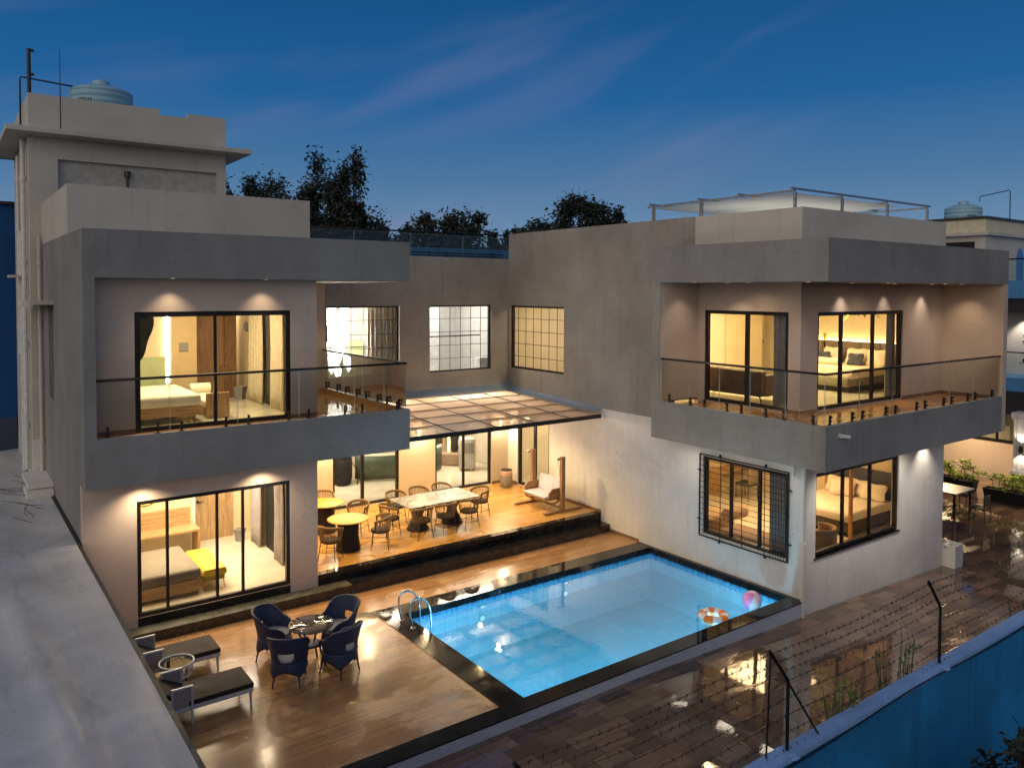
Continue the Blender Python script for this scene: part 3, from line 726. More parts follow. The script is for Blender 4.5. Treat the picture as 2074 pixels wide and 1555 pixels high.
# canopy of frosted panels over the terrace
def cz(y): return 3.22 + (y - .42) * (3.45 - 3.22) / (YB - .42)
cn = MB(); cx0, cx1 = XE + .03, 12.86
cn.quad((cx0, .42, cz(.42)), (cx1, .42, cz(.42)), (cx1, YB - .05, cz(YB - .05)), (cx0, YB - .05, cz(YB - .05)))
canopy = thing('terrace_canopy', 'frosted panel canopy on a dark metal grid over the dining terrace', 'canopy', (9.7, YB, 3.4))
cn.build('panel', CANO, canopy)
cf = MB()
for x in (cx0, 8.15, 9.4, 10.65, 11.85, cx1):
    cf._a([(x - .025, .40, cz(.4) - .07), (x + .025, .40, cz(.4) - .07), (x + .025, YB, cz(YB) - .07), (x - .025, YB, cz(YB) - .07), (x - .025, .40, cz(.4) - .006), (x + .025, .40, cz(.4) - .006), (x + .025, YB, cz(YB) - .006), (x - .025, YB, cz(YB) - .006)],
          [(0, 3, 2, 1), (4, 5, 6, 7), (0, 1, 5, 4), (1, 2, 6, 5), (2, 3, 7, 6), (3, 0, 4, 7)])
for y in (.43, 1.35, 2.25, 3.15, 4.05): cf.box(cx0, cx1, y - .02, y + .02, cz(y) - .055, cz(y) - .008)
cf.build('frame', DKM, canopy)
MB().box(cx0 - .02, cx1 + .06, .37, .405, cz(.4) - .08, cz(.4) + .03).build('gutter_edge', BLK, canopy)
seam = MB()
for x in (8.15, 9.4, 10.65, 11.85): seam.tube([(x, .42, cz(.42) + .006), (x, YB - .3, cz(YB - .3) + .006)], .012, 6)
for y in (1.35, 2.25, 3.15, 4.05): seam.tube([(cx0, y, cz(y) + .004), (cx1, y, cz(y) + .004)], .008, 6)
seam.build('cover_strip', simple('brown_grey_cover_strip', (.14, .11, .10), .5), canopy)
def fl(u, v): # flashing along wall facing -Y
    x = XE + .05 + u * (XC - XE - .05); a = v * 1.3
    return (x, YB - .02 - .42 * v ** 1.3, 3.70 - .17 * math.sin(min(1, v) * math.pi / 2) + .004 * math.sin(x * 3.1) * v)
MB().grid(fl, 30, 5).build('flashing', FLASH, canopy)
def fl2(u, v):
    y = YB - .05 - u * (YB - .42); return (XC - .02 - .30 * v ** 1.3, y, 3.63 + (cz(y) - 3.45) * .85 - .11 * math.sin(v * math.pi / 2) + .004 * math.sin(y * 3.3) * v)
MB().grid(fl2, 26, 5).build('flashing', FLASH, canopy)

# ------------------------------------------------------------------ glass balustrades (parts of the villa)
def railing(path, clamps, seams, parent, z0=3.985, zr=5.04, off=(0, 0)):
    r = MB().tube(path, .026, 10)
    for p in (path[0], path[-1]): r.cyl(Vector(p) - Vector((0, 0, .0001)), Vector(p) + Vector((0, 0, .0001)), .045, n=10)
    rail = r.build('balcony_railing', BLK, parent)
    return rail
EDGE = simple('pale_glass_edge', (.42, .50, .47), .3)
def panel(rail, a, b, z0, z1, th=.012):
    a, b = Vector(a), Vector(b); d = (b - a).normalized(); n_ = Vector((-d.y, d.x, 0)) * th / 2
    a = a + d * .008; b = b - d * .008; m_ = MB()
    m_._a([(*(a - n_).xy, z0), (*(b - n_).xy, z0), (*(b - n_).xy, z1), (*(a - n_).xy, z1)], [(0, 1, 2, 3)])
    o = m_.build('glass_panel', RAILG, rail)
    e_ = MB()
    for q in (a, b): e_.cyl((q.x, q.y, z0), (q.x, q.y, z1), .0045, n=4, smooth=False)
    e_.cyl((a.x, a.y, z1), (b.x, b.y, z1), .003, n=4)
    e_.build('glass_edge', EDGE, rail)
    return o
def clamp(rail, p, out, z0):
    """black spigot: base plate, upright and two round glass holders"""
    m_ = MB(); x, y = p; ox, oy = out
    tx, ty = -oy, ox
    cx_, cy_ = x - ox * .035, y - oy * .035
    m_.cyl((cx_, cy_, z0), (cx_, cy_, z0 + .012), .05, n=12)
    m_.box(cx_ - .014 - abs(ox) * .008, cx_ + .014 + abs(ox) * .008, cy_ - .014 - abs(oy) * .008, cy_ + .014 + abs(oy) * .008, z0 + .012, z0 + .20)
    for z in (z0 + .085, z0 + .165): m_.cyl((cx_, cy_, z), (x + ox * .02, y + oy * .02, z), .022, n=10)
    m_.build('glass_clamp', BLK, rail)
ry = .06
rl = railing([(.2, ry, 5.04), (XE - .06, ry, 5.04), (XE - .06, YB, 5.04)], 0, 0, V)
xs_ = [.215, .74, 1.92, 2.72, 3.98, 5.0, 5.85, XE - .065]
xs_ = [.215, 1.46, 2.74, 4.02, 5.28, XE - .065]
for a, b in zip(xs_, xs_[1:]): panel(rl, (a, ry, 0), (b, ry, 0), 4.03, 5.03)
ys_ = [.07, 1.2, 2.4, 3.6, YB - .01]
for a, b in zip(ys_, ys_[1:]): panel(rl, (XE - .06, a, 0), (XE - .06, b, 0), 4.03, 5.03)
for x in (.39, 1.25, 1.68, 2.52, 2.97, 3.81, 4.24, 5.07, 5.48, 6.34): clamp(rl, (x, ry), (0, -1), 3.985)
for y in (.35, .95, 1.45, 2.1, 2.65, 3.3, 3.85, 4.6): clamp(rl, (XE - .06, y), (1, 0), 3.985)
rx, ryy = BX0 + .07, BY0 + .07
rr_ = railing([(rx, -2.402, 5.04), (rx, ryy, 5.04), (20.41, ryy, 5.04)], 0, 0, V)
ys_ = [-2.41, -3.3, -4.2, -5.05, -5.95, ryy + .01]
for a, b in zip(ys_, ys_[1:]): panel(rr_, (rx, a, 0), (rx, b, 0), 4.03, 5.03)
xs_ = [rx + .01, 13.55, 14.85, 16.2, 17.3, 18.35, 19.3, 20.41]
xs_ = [rx + .01, 13.65, 15.0, 16.35, 17.65, 18.9, 20.41]
for a, b in zip(xs_, xs_[1:]): panel(rr_, (a, ryy, 0), (b, ryy, 0), 4.03, 5.03)
for y in (-2.65, -3.32, -3.75, -4.4, -4.8, -5.45, -5.9, -6.6): clamp(rr_, (rx, y), (-1, 0), 3.985)
for x in (12.62, 13.45, 13.85, 14.8, 15.2, 16.15, 16.55, 17.45, 17.85, 18.7, 19.1, 20.05): clamp(rr_, (x, ryy), (0, -1), 3.985)
MB().cyl((12.80, BY0, 3.76), (12.80, BY0 - .05, 3.76), .05).cyl((12.80, BY0 - .05, 3.76), (12.98, BY0 - .12, 3.73), .042).build('wall_camera', PVC, V)
# roof glass rail over the back block, and pipe railing
g2 = MB().tube([(5.0, 9, 8.78), (18, 9, 8.86)], .03, 6); g2 = g2.build('roof_railing', BLK, V)
for x in (5.0, 7.2, 9.4, 11.6, 13.8): panel(g2, (x, 9, 0), (x + 2.2, 9, 0), 7.55, 8.75)
MB().box(5.0, 18, 9.1, 9.25, 7.5, 8.28).build('roof_parapet', NLBLUE, V)
g3 = MB().tube([(XE, 5.25, 7.88), (XC, 5.25, 7.88)], .018, 6).tube([(XE, 5.25, 7.80), (XC, 5.25, 7.80)], .016, 6)
for x in (6.9, 8.3, 9.0, 10.2, 10.8, 12.6): g3.cyl((x, 5.25, 7.5), (x, 5.25, 7.92), .022, n=6)
g3.build('pipe_railing', BLK, V)
# pergola frame on the roof
pg = thing('roof_pergola', 'light steel pergola frame with a pale translucent sheet on the roof of the right wing', 'pergola', (16, -4, 7.8))
zt = 8.93
for i, x in enumerate((13.1, 14.95, 16.95, 18.95)):
    bev(MB().box(x - .028, x + .028, -5.65, -5.595, 7.81, zt - .03).build('post', GALV, pg), .005)
    MB().box(x - .022, x + .022, -5.62, -1.2, zt - .022, zt + .022).build('beam', GALV, pg)
for y in (-5.62, -4.2, -3.0, -1.4):
    MB().box(12.95, 19.1, y - .022, y + .022, zt + .023, zt + .065).build('beam', GALV, pg)
for y in (-3.0, -1.4):
    for x in (13.1, 18.95): MB().box(x - .035, x + .035, y - .034, y + .034, 7.81, zt - .031).build('post', GALV, pg)
pm_ = MB().quad((13.1, -5.6, zt - .045), (17.6, -5.6, zt - .045), (18.9, -1.3, zt - .045), (13.1, -1.3, zt - .045))
fab = bpy.data.materials.new('pale_shade_cloth'); fab.use_nodes = True; t_ = fab.node_tree; t_.nodes.clear(); g_ = G(t_)
cc = g_.mix(g_.noise(g_.pos(), 1.2, 4), (.72, .72, .66), (.82, .82, .76))
ms_ = g_.add('ShaderNodeMixShader', {0: .5, 1: g_.add('ShaderNodeBsdfDiffuse', {'Color': cc}).outputs[0], 2: g_.add('ShaderNodeBsdfTranslucent', {'Color': cc}).outputs[0]})
t_.links.new(ms_.outputs[0], g_.add('ShaderNodeOutputMaterial').inputs[0]); pm_.build('sheet', fab, pg)

# ------------------------------------------------------------------ rooms behind the glass
def room(x0, x1, y0, y1, z0, z1, wmat, fmat, sides='lrb'):
    w = MB()
    if 'l' in sides: w.quad((x0, y1, z0), (x0, y0, z0), (x0, y0, z1), (x0, y1, z1))
    if 'r' in sides: w.quad((x1, y0, z0), (x1, y1, z0), (x1, y1, z1), (x1, y0, z1))
    if 'b' in sides: w.quad((x1, y1, z0), (x0, y1, z0), (x0, y1, z1), (x1, y1, z1))
    if 'f' in sides: w.quad((x0, y0, z0), (x1, y0, z0), (x1, y0, z1), (x0, y0, z1))
    w.build('interior_wall', wmat, V)
    MB().quad((x0, y0, z0), (x1, y0, z0), (x1, y1, z0), (x0, y1, z0)).build('interior_floor', fmat, V)
    MB().quad((x0, y1, z1), (x1, y1, z1), (x1, y0, z1), (x0, y0, z1)).build('ceiling', CEIL, V)
room(.21, 4.39, YA + .2, 7.2, 3.94, 6.75, INTY, MARBF)                     # upper left bedroom
room(.21, 4.39, YA + .2, 4.85, .40, 2.98, INTY, MARBF)                    # lower left bedroom
room(4.6, 9.5, YB + .2, 8.6, 3.6, 6.9, INTG, MARBF)                       # stair hall with chandelier
room(9.52, 12.96, YB + .2, 8.2, 3.6, 6.9, INTG, MARBF)                    # utility room
room(XC + .2, 17.5, -.2, YB + .2, 3.6, 6.9, INTW, MARBF, 'rbf')           # upper corridor
room(4.6, 15.6, YB + .2, 10.2, .445, 3.2, INTW, MARBF)                    # lounge
room(XC + .2, 17.2, .6, YB + .2, .445, 3.2, INTW, MARBF, 'rbf')           # lobby
room(13.93, 20.35, -5.2, .4, 3.94, 6.75, INTY, MARBF, 'rb')               # upper right bedroom
room(XC + .2, 19.05, -5.83, .3, .40, 2.98, INTY, MARBF, 'rb')             # lower right bedroom
WARM = (1, .70, .36); WARM2 = (1, .78, .50); SOFT = (1, .86, .68); NEUT = (1, .95, .88)
def ceil_lamp(x, y, z, p, c, s=1.0, sy=None):
    f = MB().box(x - s * .35, x + s * .35, y - s * .35, y + s * .35, z - .03, z - .004).build('ceiling_light', emis('ceiling_diffuser_%d' % len(MATS), c, 2.0), V); MATS['cd%d' % len(MATS)] = 0
    lamp('AREA', 'room_light', (x, y, z - .04), p, c, V, (x, y, 0), size=s, sy=sy)
ceil_lamp(2.3, 1.9, 6.75, 125, WARM2, 1.6); ceil_lamp(3.6, 6.0, 6.75, 90, WARM2, 1.4)
ceil_lamp(1.9, 1.8, 2.98, 125, WARM2, 1.6); ceil_lamp(3.5, 3.0, 2.98, 80, SOFT, 1.0)
ceil_lamp(11.2, 6.4, 6.9, 95, NEUT, 1.4)
ceil_lamp(14.6, 2.6, 6.9, 100, WARM2, 1.2)
ceil_lamp(7.5, 7.0, 3.2, 120, SOFT, 1.6); ceil_lamp(11.9, 7.2, 3.2, 130, SOFT, 1.6)
ceil_lamp(14.8, 3.2, 3.2, 80, WARM2, 1.2)
ceil_lamp(17.2, -3.0, 6.75, 145, (1, .74, .38), 1.8); ceil_lamp(15.4, -1.4, 6.75, 120, (1, .74, .38), 1.2)
ceil_lamp(16.2, -3.0, 2.98, 125, (1, .66, .32), 1.8)
# downlights, and fill lamps added among them
DLM = emis('downlight_lens', WARM2, 1.2)
def down(x, y, z, p, c=WARM2, spot=78, tx=None, ty=None, size=.03, blend=.5):
    f = MB().cyl((x, y, z - .003), (x, y, z + .004), .04, n=14).build('downlight_or_fill', DLM, V)
    lamp('SPOT', 'downlight_or_fill_beam', (x, y, z - .03), p * 1.0, c, V, (x if tx is None else tx, y if ty is None else ty, z - 3), size=size, spot=spot, blend=blend)
for x in (1.55, 3.35): down(x, .1, 6.925, 32, WARM2, 100, ty=.25, blend=1)
down(16.0, -6.2, 6.925, 34, WARM2, 165, size=.2, blend=1); down(18.8, -6.2, 6.925, 34, WARM2, 165, size=.2, blend=1); down(13.1, -4.4, 6.925, 30, WARM2, 165, size=.2, blend=1)  # wide fill spots added to even out the wash on the balcony walls
down(5.6, 1.6, 6.905, 45, WARM2, 110); down(5.6, 3.7, 6.905, 45, WARM2, 110)
for x in (1.0, 3.3): down(x, .08, 3.06, 90, WARM2, 140, ty=-.1, blend=1)
for x, y in ((5.5, .9), (5.5, 2.6), (5.6, 4.2)): down(x, y, 3.055, 200, (1, .66, .27), 130)
for x, y, p in ((7.3, 3.6, 150), (9.3, 1.0, 150), (10.7, 2.2, 170), (9.3, 3.9, 150), (11.2, 3.9, 130)): down(x, y, cz(y) - .08, p, (1, .68, .30), 150)
down(13.2, -3.75, 6.925, 30, SOFT, 100, tx=13.5, blend=1); down(13.0, -2.9, 6.925, 16, SOFT, 100, ty=-2.6, blend=1)
down(13.3, -5.85, 6.925, 20, SOFT, 90, tx=13.4, blend=1)
for x, p in ((15.35, 60), (17.3, 42), (19.2, 60)): down(x, -5.66, 6.925, p * .6, SOFT, 82, ty=-5.44, blend=1)
down(19.9, -6.1, 6.925, 30, WARM2, 100, tx=20.2, blend=1)
down(18.15, -6.30, 3.06, 62, SOFT, 100, ty=-6.2, blend=.9)
for x in (13.9, 15.4, 16.8): down(x, -6.65, 3.06, 80, (1, .88, .72), 145, ty=-6.7, size=.05, blend=1)
for y in (-3.0, -4.4, -5.6): down(12.5, y, 3.06, 16, SOFT, 165, tx=12.4, size=.2, blend=1)
for xa, xb in ((6.9, 8.9), (10.25, 12.3)):
    MB().box(xa, xb, YB - .05, YB - .002, 2.96, 2.99).build('led_or_fill_strip', DLM, V); lamp('AREA', 'canopy_fill_light', ((xa + xb) / 2, YB - .12, 3.0), 60, (1, .80, .58), V, ((xa + xb) / 2, 1.6, 3.55), size=2.0, sy=.05)  # added strip and uplight, there to brighten the canopy from below
for x, y in ((9.58, YB - .09), (6.74, YB - .09), (12.6, YB - .09)):
    MB().box(x - .05, x + .05, YB - .08, YB - .002, 2.25, 2.5).build('wall_fill_box', DLM, V); lamp('POINT', 'wall_fill_light', (x, YB - .25, 2.45), 45, WARM2, V, size=.12)  # made-up wall fixtures whose point lights brighten the canopy underside
MB().box(15.4, 16.6, -3.65, -3.55, 7.82, 7.9).build('roof_fill_box', DLM, V); lamp('AREA', 'roof_fill_light', (16.0, -3.6, 7.95), 34, (1, .95, .82), V, (16.0, -3.6, 9), size=4.5, sy=2.5)  # box and upward area light added to brighten the pergola sheet

# ------------------------------------------------------------------ furniture builders
def curtain(name, label, x0, y0, x1, y1, z0, z1, mat, group, folds=7, amp=.045, flare=1.0):
    a = Vector((x0, y0, 0)); d = Vector((x1 - x0, y1 - y0, 0)); n_ = Vector((-d.y, d.x, 0)).normalized()
    def f(u, v):
        uu = .5 + (u - .5) * (1 - (1 - flare) * v)
        p = a + d * uu + n_ * (amp * math.sin(u * folds * 2 * math.pi) * (1 - .25 * v) + .012 * math.sin(u * 31 + v * 5))
        return (p.x, p.y, z0 + (z1 - z0) * v)
    o = MB().grid(f, folds * 8, 8).build('curtain', mat); solid(o, .006)
    return tag(o, label, 'curtain', group)
def pillow(w, h, t, mat, label, loc, rot, group='pillows on the beds', parent=None, cat='pillow', name='pillow'):
    def f(u, v):
        th = (u - .5) * 2 * math.pi; ph = (v - .5) * math.pi
        def sp(c, e): return math.copysign(abs(c) ** e, c)
        cx = sp(math.cos(ph), .55) * sp(math.cos(th), .45); cy = sp(math.cos(ph), .55) * sp(math.sin(th), .45)
        k = 1 - .10 * (1 - abs(cx * cy)) * 1.0
        k = 1 + .16 * (abs(cx) * abs(cy)) ** 2 - .10 * (1 - max(0, abs(cx * cy)) ** .5)
        zz = math.sin(ph) * t * (max(0, 1 - .55 * max(abs(cx), abs(cy)) ** 3))
        return (cx * w / 2 * k, cy * h / 2 * k, zz / 1.0)
    m_ = MB(); m_.grid(f, 28, 12)
    o = m_.build(name, mat, loc=(0, 0, 0)); o.location = loc; o.rotation_euler = rot
    return tag(o, label, cat, group)

def wicker_chair():
    t = thing('wicker_chair', '', 'chair', local=True, group='navy wicker tub chairs round the glass table')
    def rad(z): return .285 + .10 * max(0, (z - .42) / .46) ** 1.3 + .03 * max(0, (.42 - z) / .25)
    def rimz(a):
        a = abs(a)
        if a < 50: return .88 - .03 * (a / 50) ** 2
        if a < 105: k = (a - 50) / 55; return .85 - .21 * (k * k * (3 - 2 * k))
        k = (a - 105) / 45; return .64 - .18 * k ** 2
    def up(u, v):
        a = -148 + 296 * u; z = .42 + (rimz(a) - .42) * v; r = rad(z)
        return (math.sin(R(a)) * r, math.cos(R(a)) * r * 1.02, z)
    def hole(u, v):
        a = -148 + 296 * u; return abs(a) < 27 and .12 < v < .45 and (abs(a) / 27) ** 2 + ((v - .28) / .2) ** 4 < 1.1
    sh = MB().grid(up, 44, 12, skip=hole)
    def lo(u, v):
        a = 360 * u; zb = .17 + .11 * abs(math.cos(R(2 * a))) ** 1.2; z = zb + (.42 - zb) * v; r = rad(z)
        return (math.sin(R(a)) * r, math.cos(R(a)) * r * 1.02, z)
    sh.grid(lo, 48, 5)
    o = sh.build('shell', NAVY, t); solid(o, .022, 0)
    MB().tube([up(i / 40, 1) for i in range(41)], .022, 8).build('rim', NAVY, t)
    for a in (42, 138, 222, 318):
        x, y = math.sin(R(a)), math.cos(R(a))
        MB().cyl((x * .285, y * .285, .26), (x * .345, y * .345, 0), .017, .013, 8).build('leg', NAVY, t)
    MB().lathe([(.0, .40), (.25, .40), (.268, .42), (.268, .455), (.25, .475), (0, .485)], n=28).build('cushion', CUSHG, t)
    return t
def rope_chair():
    t = thing('rope_back_chair', '', 'chair', local=True, group='rope back chairs on the terrace')
    MB().lathe([(0, .42), (.22, .42), (.235, .435), (.235, .465), (.215, .485), (0, .49)], n=24, sy=.98).build('seat', BLKC, t)
    A = 118
    def top(a): return (math.sin(R(a)) * .285, math.cos(R(a)) * .27, .80 - .10 * (abs(a) / A) ** 2)
    def bot(a): return (math.sin(R(a)) * .232, math.cos(R(a)) * .228, .44)
    rp = MB()
    n = 26
    for i in range(n + 1):
        a = -A + 2 * A * i / n; rp.cyl(bot(a), top(a), .0075, n=5, caps=False)
    rp.build('rope_back', ROPE, t)
    def band(u, v):
        a = -A + 2 * A * u; x, y, z = top(a); return (x * (1 + .03 * v), y * (1 + .03 * v), z - .03 + .06 * v)
    b = MB().grid(band, 30, 2); b = b.build('top_rail', ROPE, t); solid(b, .022)
    for sx, sy in ((1, 1), (-1, 1), (1, -1), (-1, -1)):
        m_ = MB().cyl((sx * .17, sy * .165, .43), (sx * .215, sy * .21, 0), .011, .009, 7)
        m_.build('leg', BLK, t)
    fr = MB().tube([(math.sin(R(a)) * .228, math.cos(R(a)) * .224, .425) for a in range(0, 360, 15)], .010, 6, closed=True)
    fr.cyl((-.2, .19, .2), (.2, .19, .2), .007, n=6).cyl((-.2, -.19, .2), (.2, -.19, .2), .007, n=6)
    for sx in (-1, 1): fr.cyl((sx * .228 * .9, -.1, .43), top(sx * 112), .010, n=6).cyl((sx * .195, -.19, .2), (sx * .195, .19, .2), .007, n=6)
    fr.build('frame', BLK, t)
    return t
TZ = .446
# dining terrace
mt = thing('dining_table', 'long white marble dining table with black pedestal bases on the terrace', 'table', (8.52, 2.07, TZ))
bev(MB().box(7.45, 9.6, 1.5, 2.64, TZ + .725, TZ + .757).build('tabletop', MARB, mt), .006)
for x in (8.0, 9.05):
    b = MB()
    for k in range(5):
        a = k * math.pi / 5
        b.box(-.30, .30, -.015, .015, 0, .02, Matrix.Translation((x, 2.07, TZ)) @ Matrix.Rotation(a, 4, 'Z'))
    b.lathe([(.30, 0), (.29, .03), (.15, .30), (.13, .38), (.17, .5), (.30, .70), (.31, .724)], (x, 2.07, TZ), 10, smooth=False)
    b.build('pedestal', BLKD, mt)
for (x, y, lab) in ((5.83, 1.63, 'round honey topped table with black drum base nearest the terrace steps'), (5.93, 3.30, 'round honey topped table with black drum base half hidden behind the house corner')):
    t = thing('round_table', lab, 'table', (x, y, TZ), 'round tables on the terrace')
    MB().lathe([(0, .725), (.47, .725), (.495, .735), (.495, .752), (.485, .757), (0, .757)], (x, y, TZ), 48).build('tabletop', YELTOP, t)
    MB().lathe([(.30, 0), (.295, .02), (.25, .35), (.265, .724)], (x, y, TZ), 32).build('base', BLKD, t)
rc = rope_chair(); first = [True]
def put_rope(x, y, face, lab):
    """face = direction (degrees, from +X) the sitter looks"""
    c = rc if first[0] else copy_tree(rc); first[0] = False
    place(c, (x, y, TZ), R(face + 90), lab)
put_rope(7.72, 1.36, 90, 'rope back chair on the pool side of the marble table, nearest the round tables')
put_rope(8.42, 1.36, 92, 'middle rope back chair on the pool side of the marble table')
put_rope(9.16, 1.40, 86, 'rope back chair on the pool side of the marble table, nearest the swing')
put_rope(7.15, 2.02, 0, 'rope back chair at the end of the marble table facing the swing')
put_rope(9.93, 2.05, 180, 'rope back chair at the swing end of the marble table')
put_rope(7.80, 2.92, -90, 'rope back chair behind the marble table in front of the beige pier')
put_rope(8.52, 2.95, -90, 'middle rope back chair behind the marble table')
put_rope(9.25, 2.95, -90, 'rope back chair behind the marble table near the lounge door')
put_rope(6.50, 1.25, 150, 'rope back chair pulled out to the right of the front round table')
put_rope(5.20, 1.20, 40, 'rope back chair left of the front round table, cut by the house corner')
put_rope(6.55, 2.62, 215, 'rope back chair between the two round tables')
put_rope(6.20, 4.05, -110, 'rope back chair behind the rear round table by the glass door')

# waste bin
b = thing('waste_bin', 'grey swing bin with a pinkish liner folded over its rim beside the sliding doors', 'bin', (12.50, 4.35, TZ))
MB().lathe([(.165, 0), (.19, .02), (.20, .3), (.19, .50), (.175, .52)], (12.50, 4.35, TZ), 28).build('body', BINM, b)
MB().lathe([(.196, .38), (.197, .46), (.192, .525), (.170, .53)], (12.50, 4.35, TZ), 28).build('liner', simple('pink_bin_liner', (.45, .30, .22), .5, bump=.5, bscale=30), b)
MB().lathe([(.185, .515), (.18, .55), (.10, .57), (0, .575)], (12.50, 4.35, TZ), 28).build('lid', BLKD, b)

# garden swing
sw = thing('garden_swing', 'teak two seat swing with lavender cushions hanging between two upright posts by the white wall', 'swing', (12.1, 1.8, TZ))
for y in (1.08, 2.45):
    bev(MB().box(12.05, 12.17, y - .06, y + .06, TZ + .06, 2.02).build('post', TEAKZ, sw), .006)
    bev(MB().box(11.45, 12.8, y - .05, y + .05, TZ, TZ + .06).build('foot', TEAK, sw), .006)
    MB().cyl((12.05, y, 1.97), (11.96, y, 1.97), .012).lathe([(0, -.045), (.035, -.03), (.045, 0), (.035, .03), (0, .045)], (11.95, y, 1.97), 12).build('hook', GALV, sw)
    k = .14 if y < 2 else -.14
    MB().cyl((11.95, y, 1.95), (11.78, y + k, .90), .004, n=5).build('cord', GALV, sw)
    MB().cyl((11.95, y, 1.95), (12.2, y + k, .95), .004, n=5).build('cord', GALV, sw)
MB().box(12.08, 12.14, 1.14, 2.39, TZ + .08, TZ + .13).build('stretcher', TEAK, sw)
y0, y1 = 1.22, 2.31
bev(MB().box(11.62, 12.25, y0, y1, .80, .835).build('seat', TEAK, sw), .005)
bkM = Matrix.Translation((12.2, 0, .83)) @ Matrix.Rotation(R(14), 4, 'Y')
bev(MB().box(0, .025, y0, y1, 0, .5, bkM).build('backrest', TEAK, sw), .005)
MB().rbox(11.62, 12.18, y0 + .05, y1 - .05, .836, .90, .03).build('seat_cushion', LAV, sw)
MB().rbox(-.075, -.005, y0 + .04, y1 - .04, .05, .50, .03, M=bkM).build('back_cushion', LAV, sw)
for y in (y0 - .04, y1):
    pts = [(11.72, .80), (12.24, .80), (12.28, 1.0), (12.2, 1.11), (11.82, 1.11), (11.70, 1.0)]
    m_ = MB(); vs = [(x, y, z) for x, z in pts] + [(x, y + .04, z) for x, z in pts]; n = len(pts)
    m_._a(vs, [tuple(range(n)), tuple(reversed(range(n, 2 * n)))] + [(i, i + n, (i + 1) % n + n, (i + 1) % n) for i in range(n)])
    m_.build('arm_panel', TEAK, sw)
for y in (y0 + .12, y1 - .12):
    MB().tube([(11.62, y, .79), (11.75, y, .70), (11.95, y, .645), (12.12, y, .66), (12.25, y, .76)], .022, 8).build('rocker_rib', TEAK, sw)

# deck: wicker set
wc_ = wicker_chair(); spots = [(2.78, -1.92, -42, 'navy wicker tub chair behind the glass table, nearest the steps'), (3.86, -2.30, 197, 'navy wicker tub chair on the pool side of the glass table'),
    (2.68, -2.93, 58, 'navy wicker tub chair facing away beside the lounger, left front of the glass table'), (3.52, -3.12, 112, 'navy wicker tub chair turned away at the front right of the glass table')]
for i, (x, y, a, lab) in enumerate(spots):
    c = wc_ if i == 0 else copy_tree(wc_)
    place(c, (x, y, 0), R(a + 90), lab)
gt = thing('glass_table', 'round wicker rimmed glass table among the four navy tub chairs', 'table', (3.22, -2.56, 0))
def lt(m_, prof, n=36): return m_.lathe(prof, (3.22, -2.56, 0), n)
lt(MB(), [(.285, .70), (.385, .70), (.40, .715), (.395, .735), (.285, .735)]).build('rim', simple('grey_brown_wicker', (.13, .115, .10), .6, 0, .3, 40, .6, 160), gt)
lt(MB(), [(.0, .738), (.39, .738), (.392, .742), (.39, .746), (0, .746)]).build('glass_top', glassmat('smoked_table_glass', (.80, .82, .78), .8), gt)
for a in (45, 135, 225, 315):
    x, y = math.cos(R(a)), math.sin(R(a))
    MB().tube([(3.22 + x * .30, -2.56 + y * .30, .70), (3.22 + x * .15, -2.56 + y * .15, .36), (3.22 + x * .27, -2.56 + y * .27, 0)], .018, 7).build('leg', NAVY, gt)
lt(MB(), [(.10, .355), (.19, .355), (.19, .375), (.10, .375)], 24).build('shelf_ring', NAVY, gt)

# loungers
def lounger(loc, lab):
    t = thing('sun_lounger', lab, 'sun lounger', loc, 'sun loungers beside the grey roof')
    x, y, z = loc; w = .34
    fr = MB().box(x - 1.72, x, y - w, y - w + .04, .24, .31).box(x - 1.72, x, y + w - .04, y + w, .24, .31).box(x - .04, x, y - w + .04, y + w - .04, .24, .31).box(x - 1.72, x - 1.68, y - w + .04, y + w - .04, .24, .31)
    bev(fr.build('frame', WHT, t), .004)
    for lx in (x - .045, x - 1.66):
        for ly in (y - w + .022, y + w - .022):
            MB().cyl((lx, ly, .24), (lx + (.01 if lx > x - 1 else 0), ly, 0), .024, .017, 8).build('leg', WHT, t)
    MB().rbox(x - 1.0, x + .01, y - w - .01, y + w + .01, .312, .39, .02).build('seat_cushion', BLKC, t)
    Mb = Matrix.Translation((x - 1.0, y, .33)) @ Matrix.Rotation(R(28), 4, 'Y')
    MB().rbox(-.72, 0, -w, w, 0, .07, .02, M=Mb).build('back_cushion', BLKC, t)
    for s in (-1, 1):
        yy = y + s * (w + .0)
        MB().box(x - 1.25, x - .93, yy - .02, yy + .02, .60, .63).box(x - .96, x - .93, yy - .02, yy + .02, .02, .60).box(x - 1.25, x - 1.22, yy - .02, yy + .02, .31, .60).build('armrest', WHT, t)
        MB().box(x - 1.22, x - .96, yy - .004, yy + .004, .32, .6).build('arm_sling', MAUVE, t)
lounger((1.84, -1.48, 0), 'dark cushioned white framed lounger nearer the house steps')
lounger((1.92, -3.05, 0), 'dark cushioned white framed lounger nearest the camera')
ct = thing('drum_side_table', 'round pale cane drum side table between the two loungers', 'side table', (1.03, -2.17, 0))
MB().tube([(1.03 + .27 * math.cos(R(a)), -2.17 + .27 * math.sin(R(a)), .50) for a in range(0, 360, 12)], .018, 7, closed=True).build('rim', WHT, ct)
cane = MB()
for k in range(40):
    a = R(9 * k); cane.cyl((1.03 + .268 * math.cos(a), -2.17 + .268 * math.sin(a), .49), (1.03 + .23 * math.cos(a), -2.17 + .23 * math.sin(a), .30), .006, n=5, caps=False)
cane.tube([(1.03 + .23 * math.cos(R(a)), -2.17 + .23 * math.sin(R(a)), .30) for a in range(0, 360, 12)], .014, 7, closed=True); cane.build('cane_side', WHT, ct)
MB().cyl((1.03, -2.17, .47), (1.03, -2.17, .478), .26, n=32).build('glass_top', MATS.get('x', RAILG), ct)
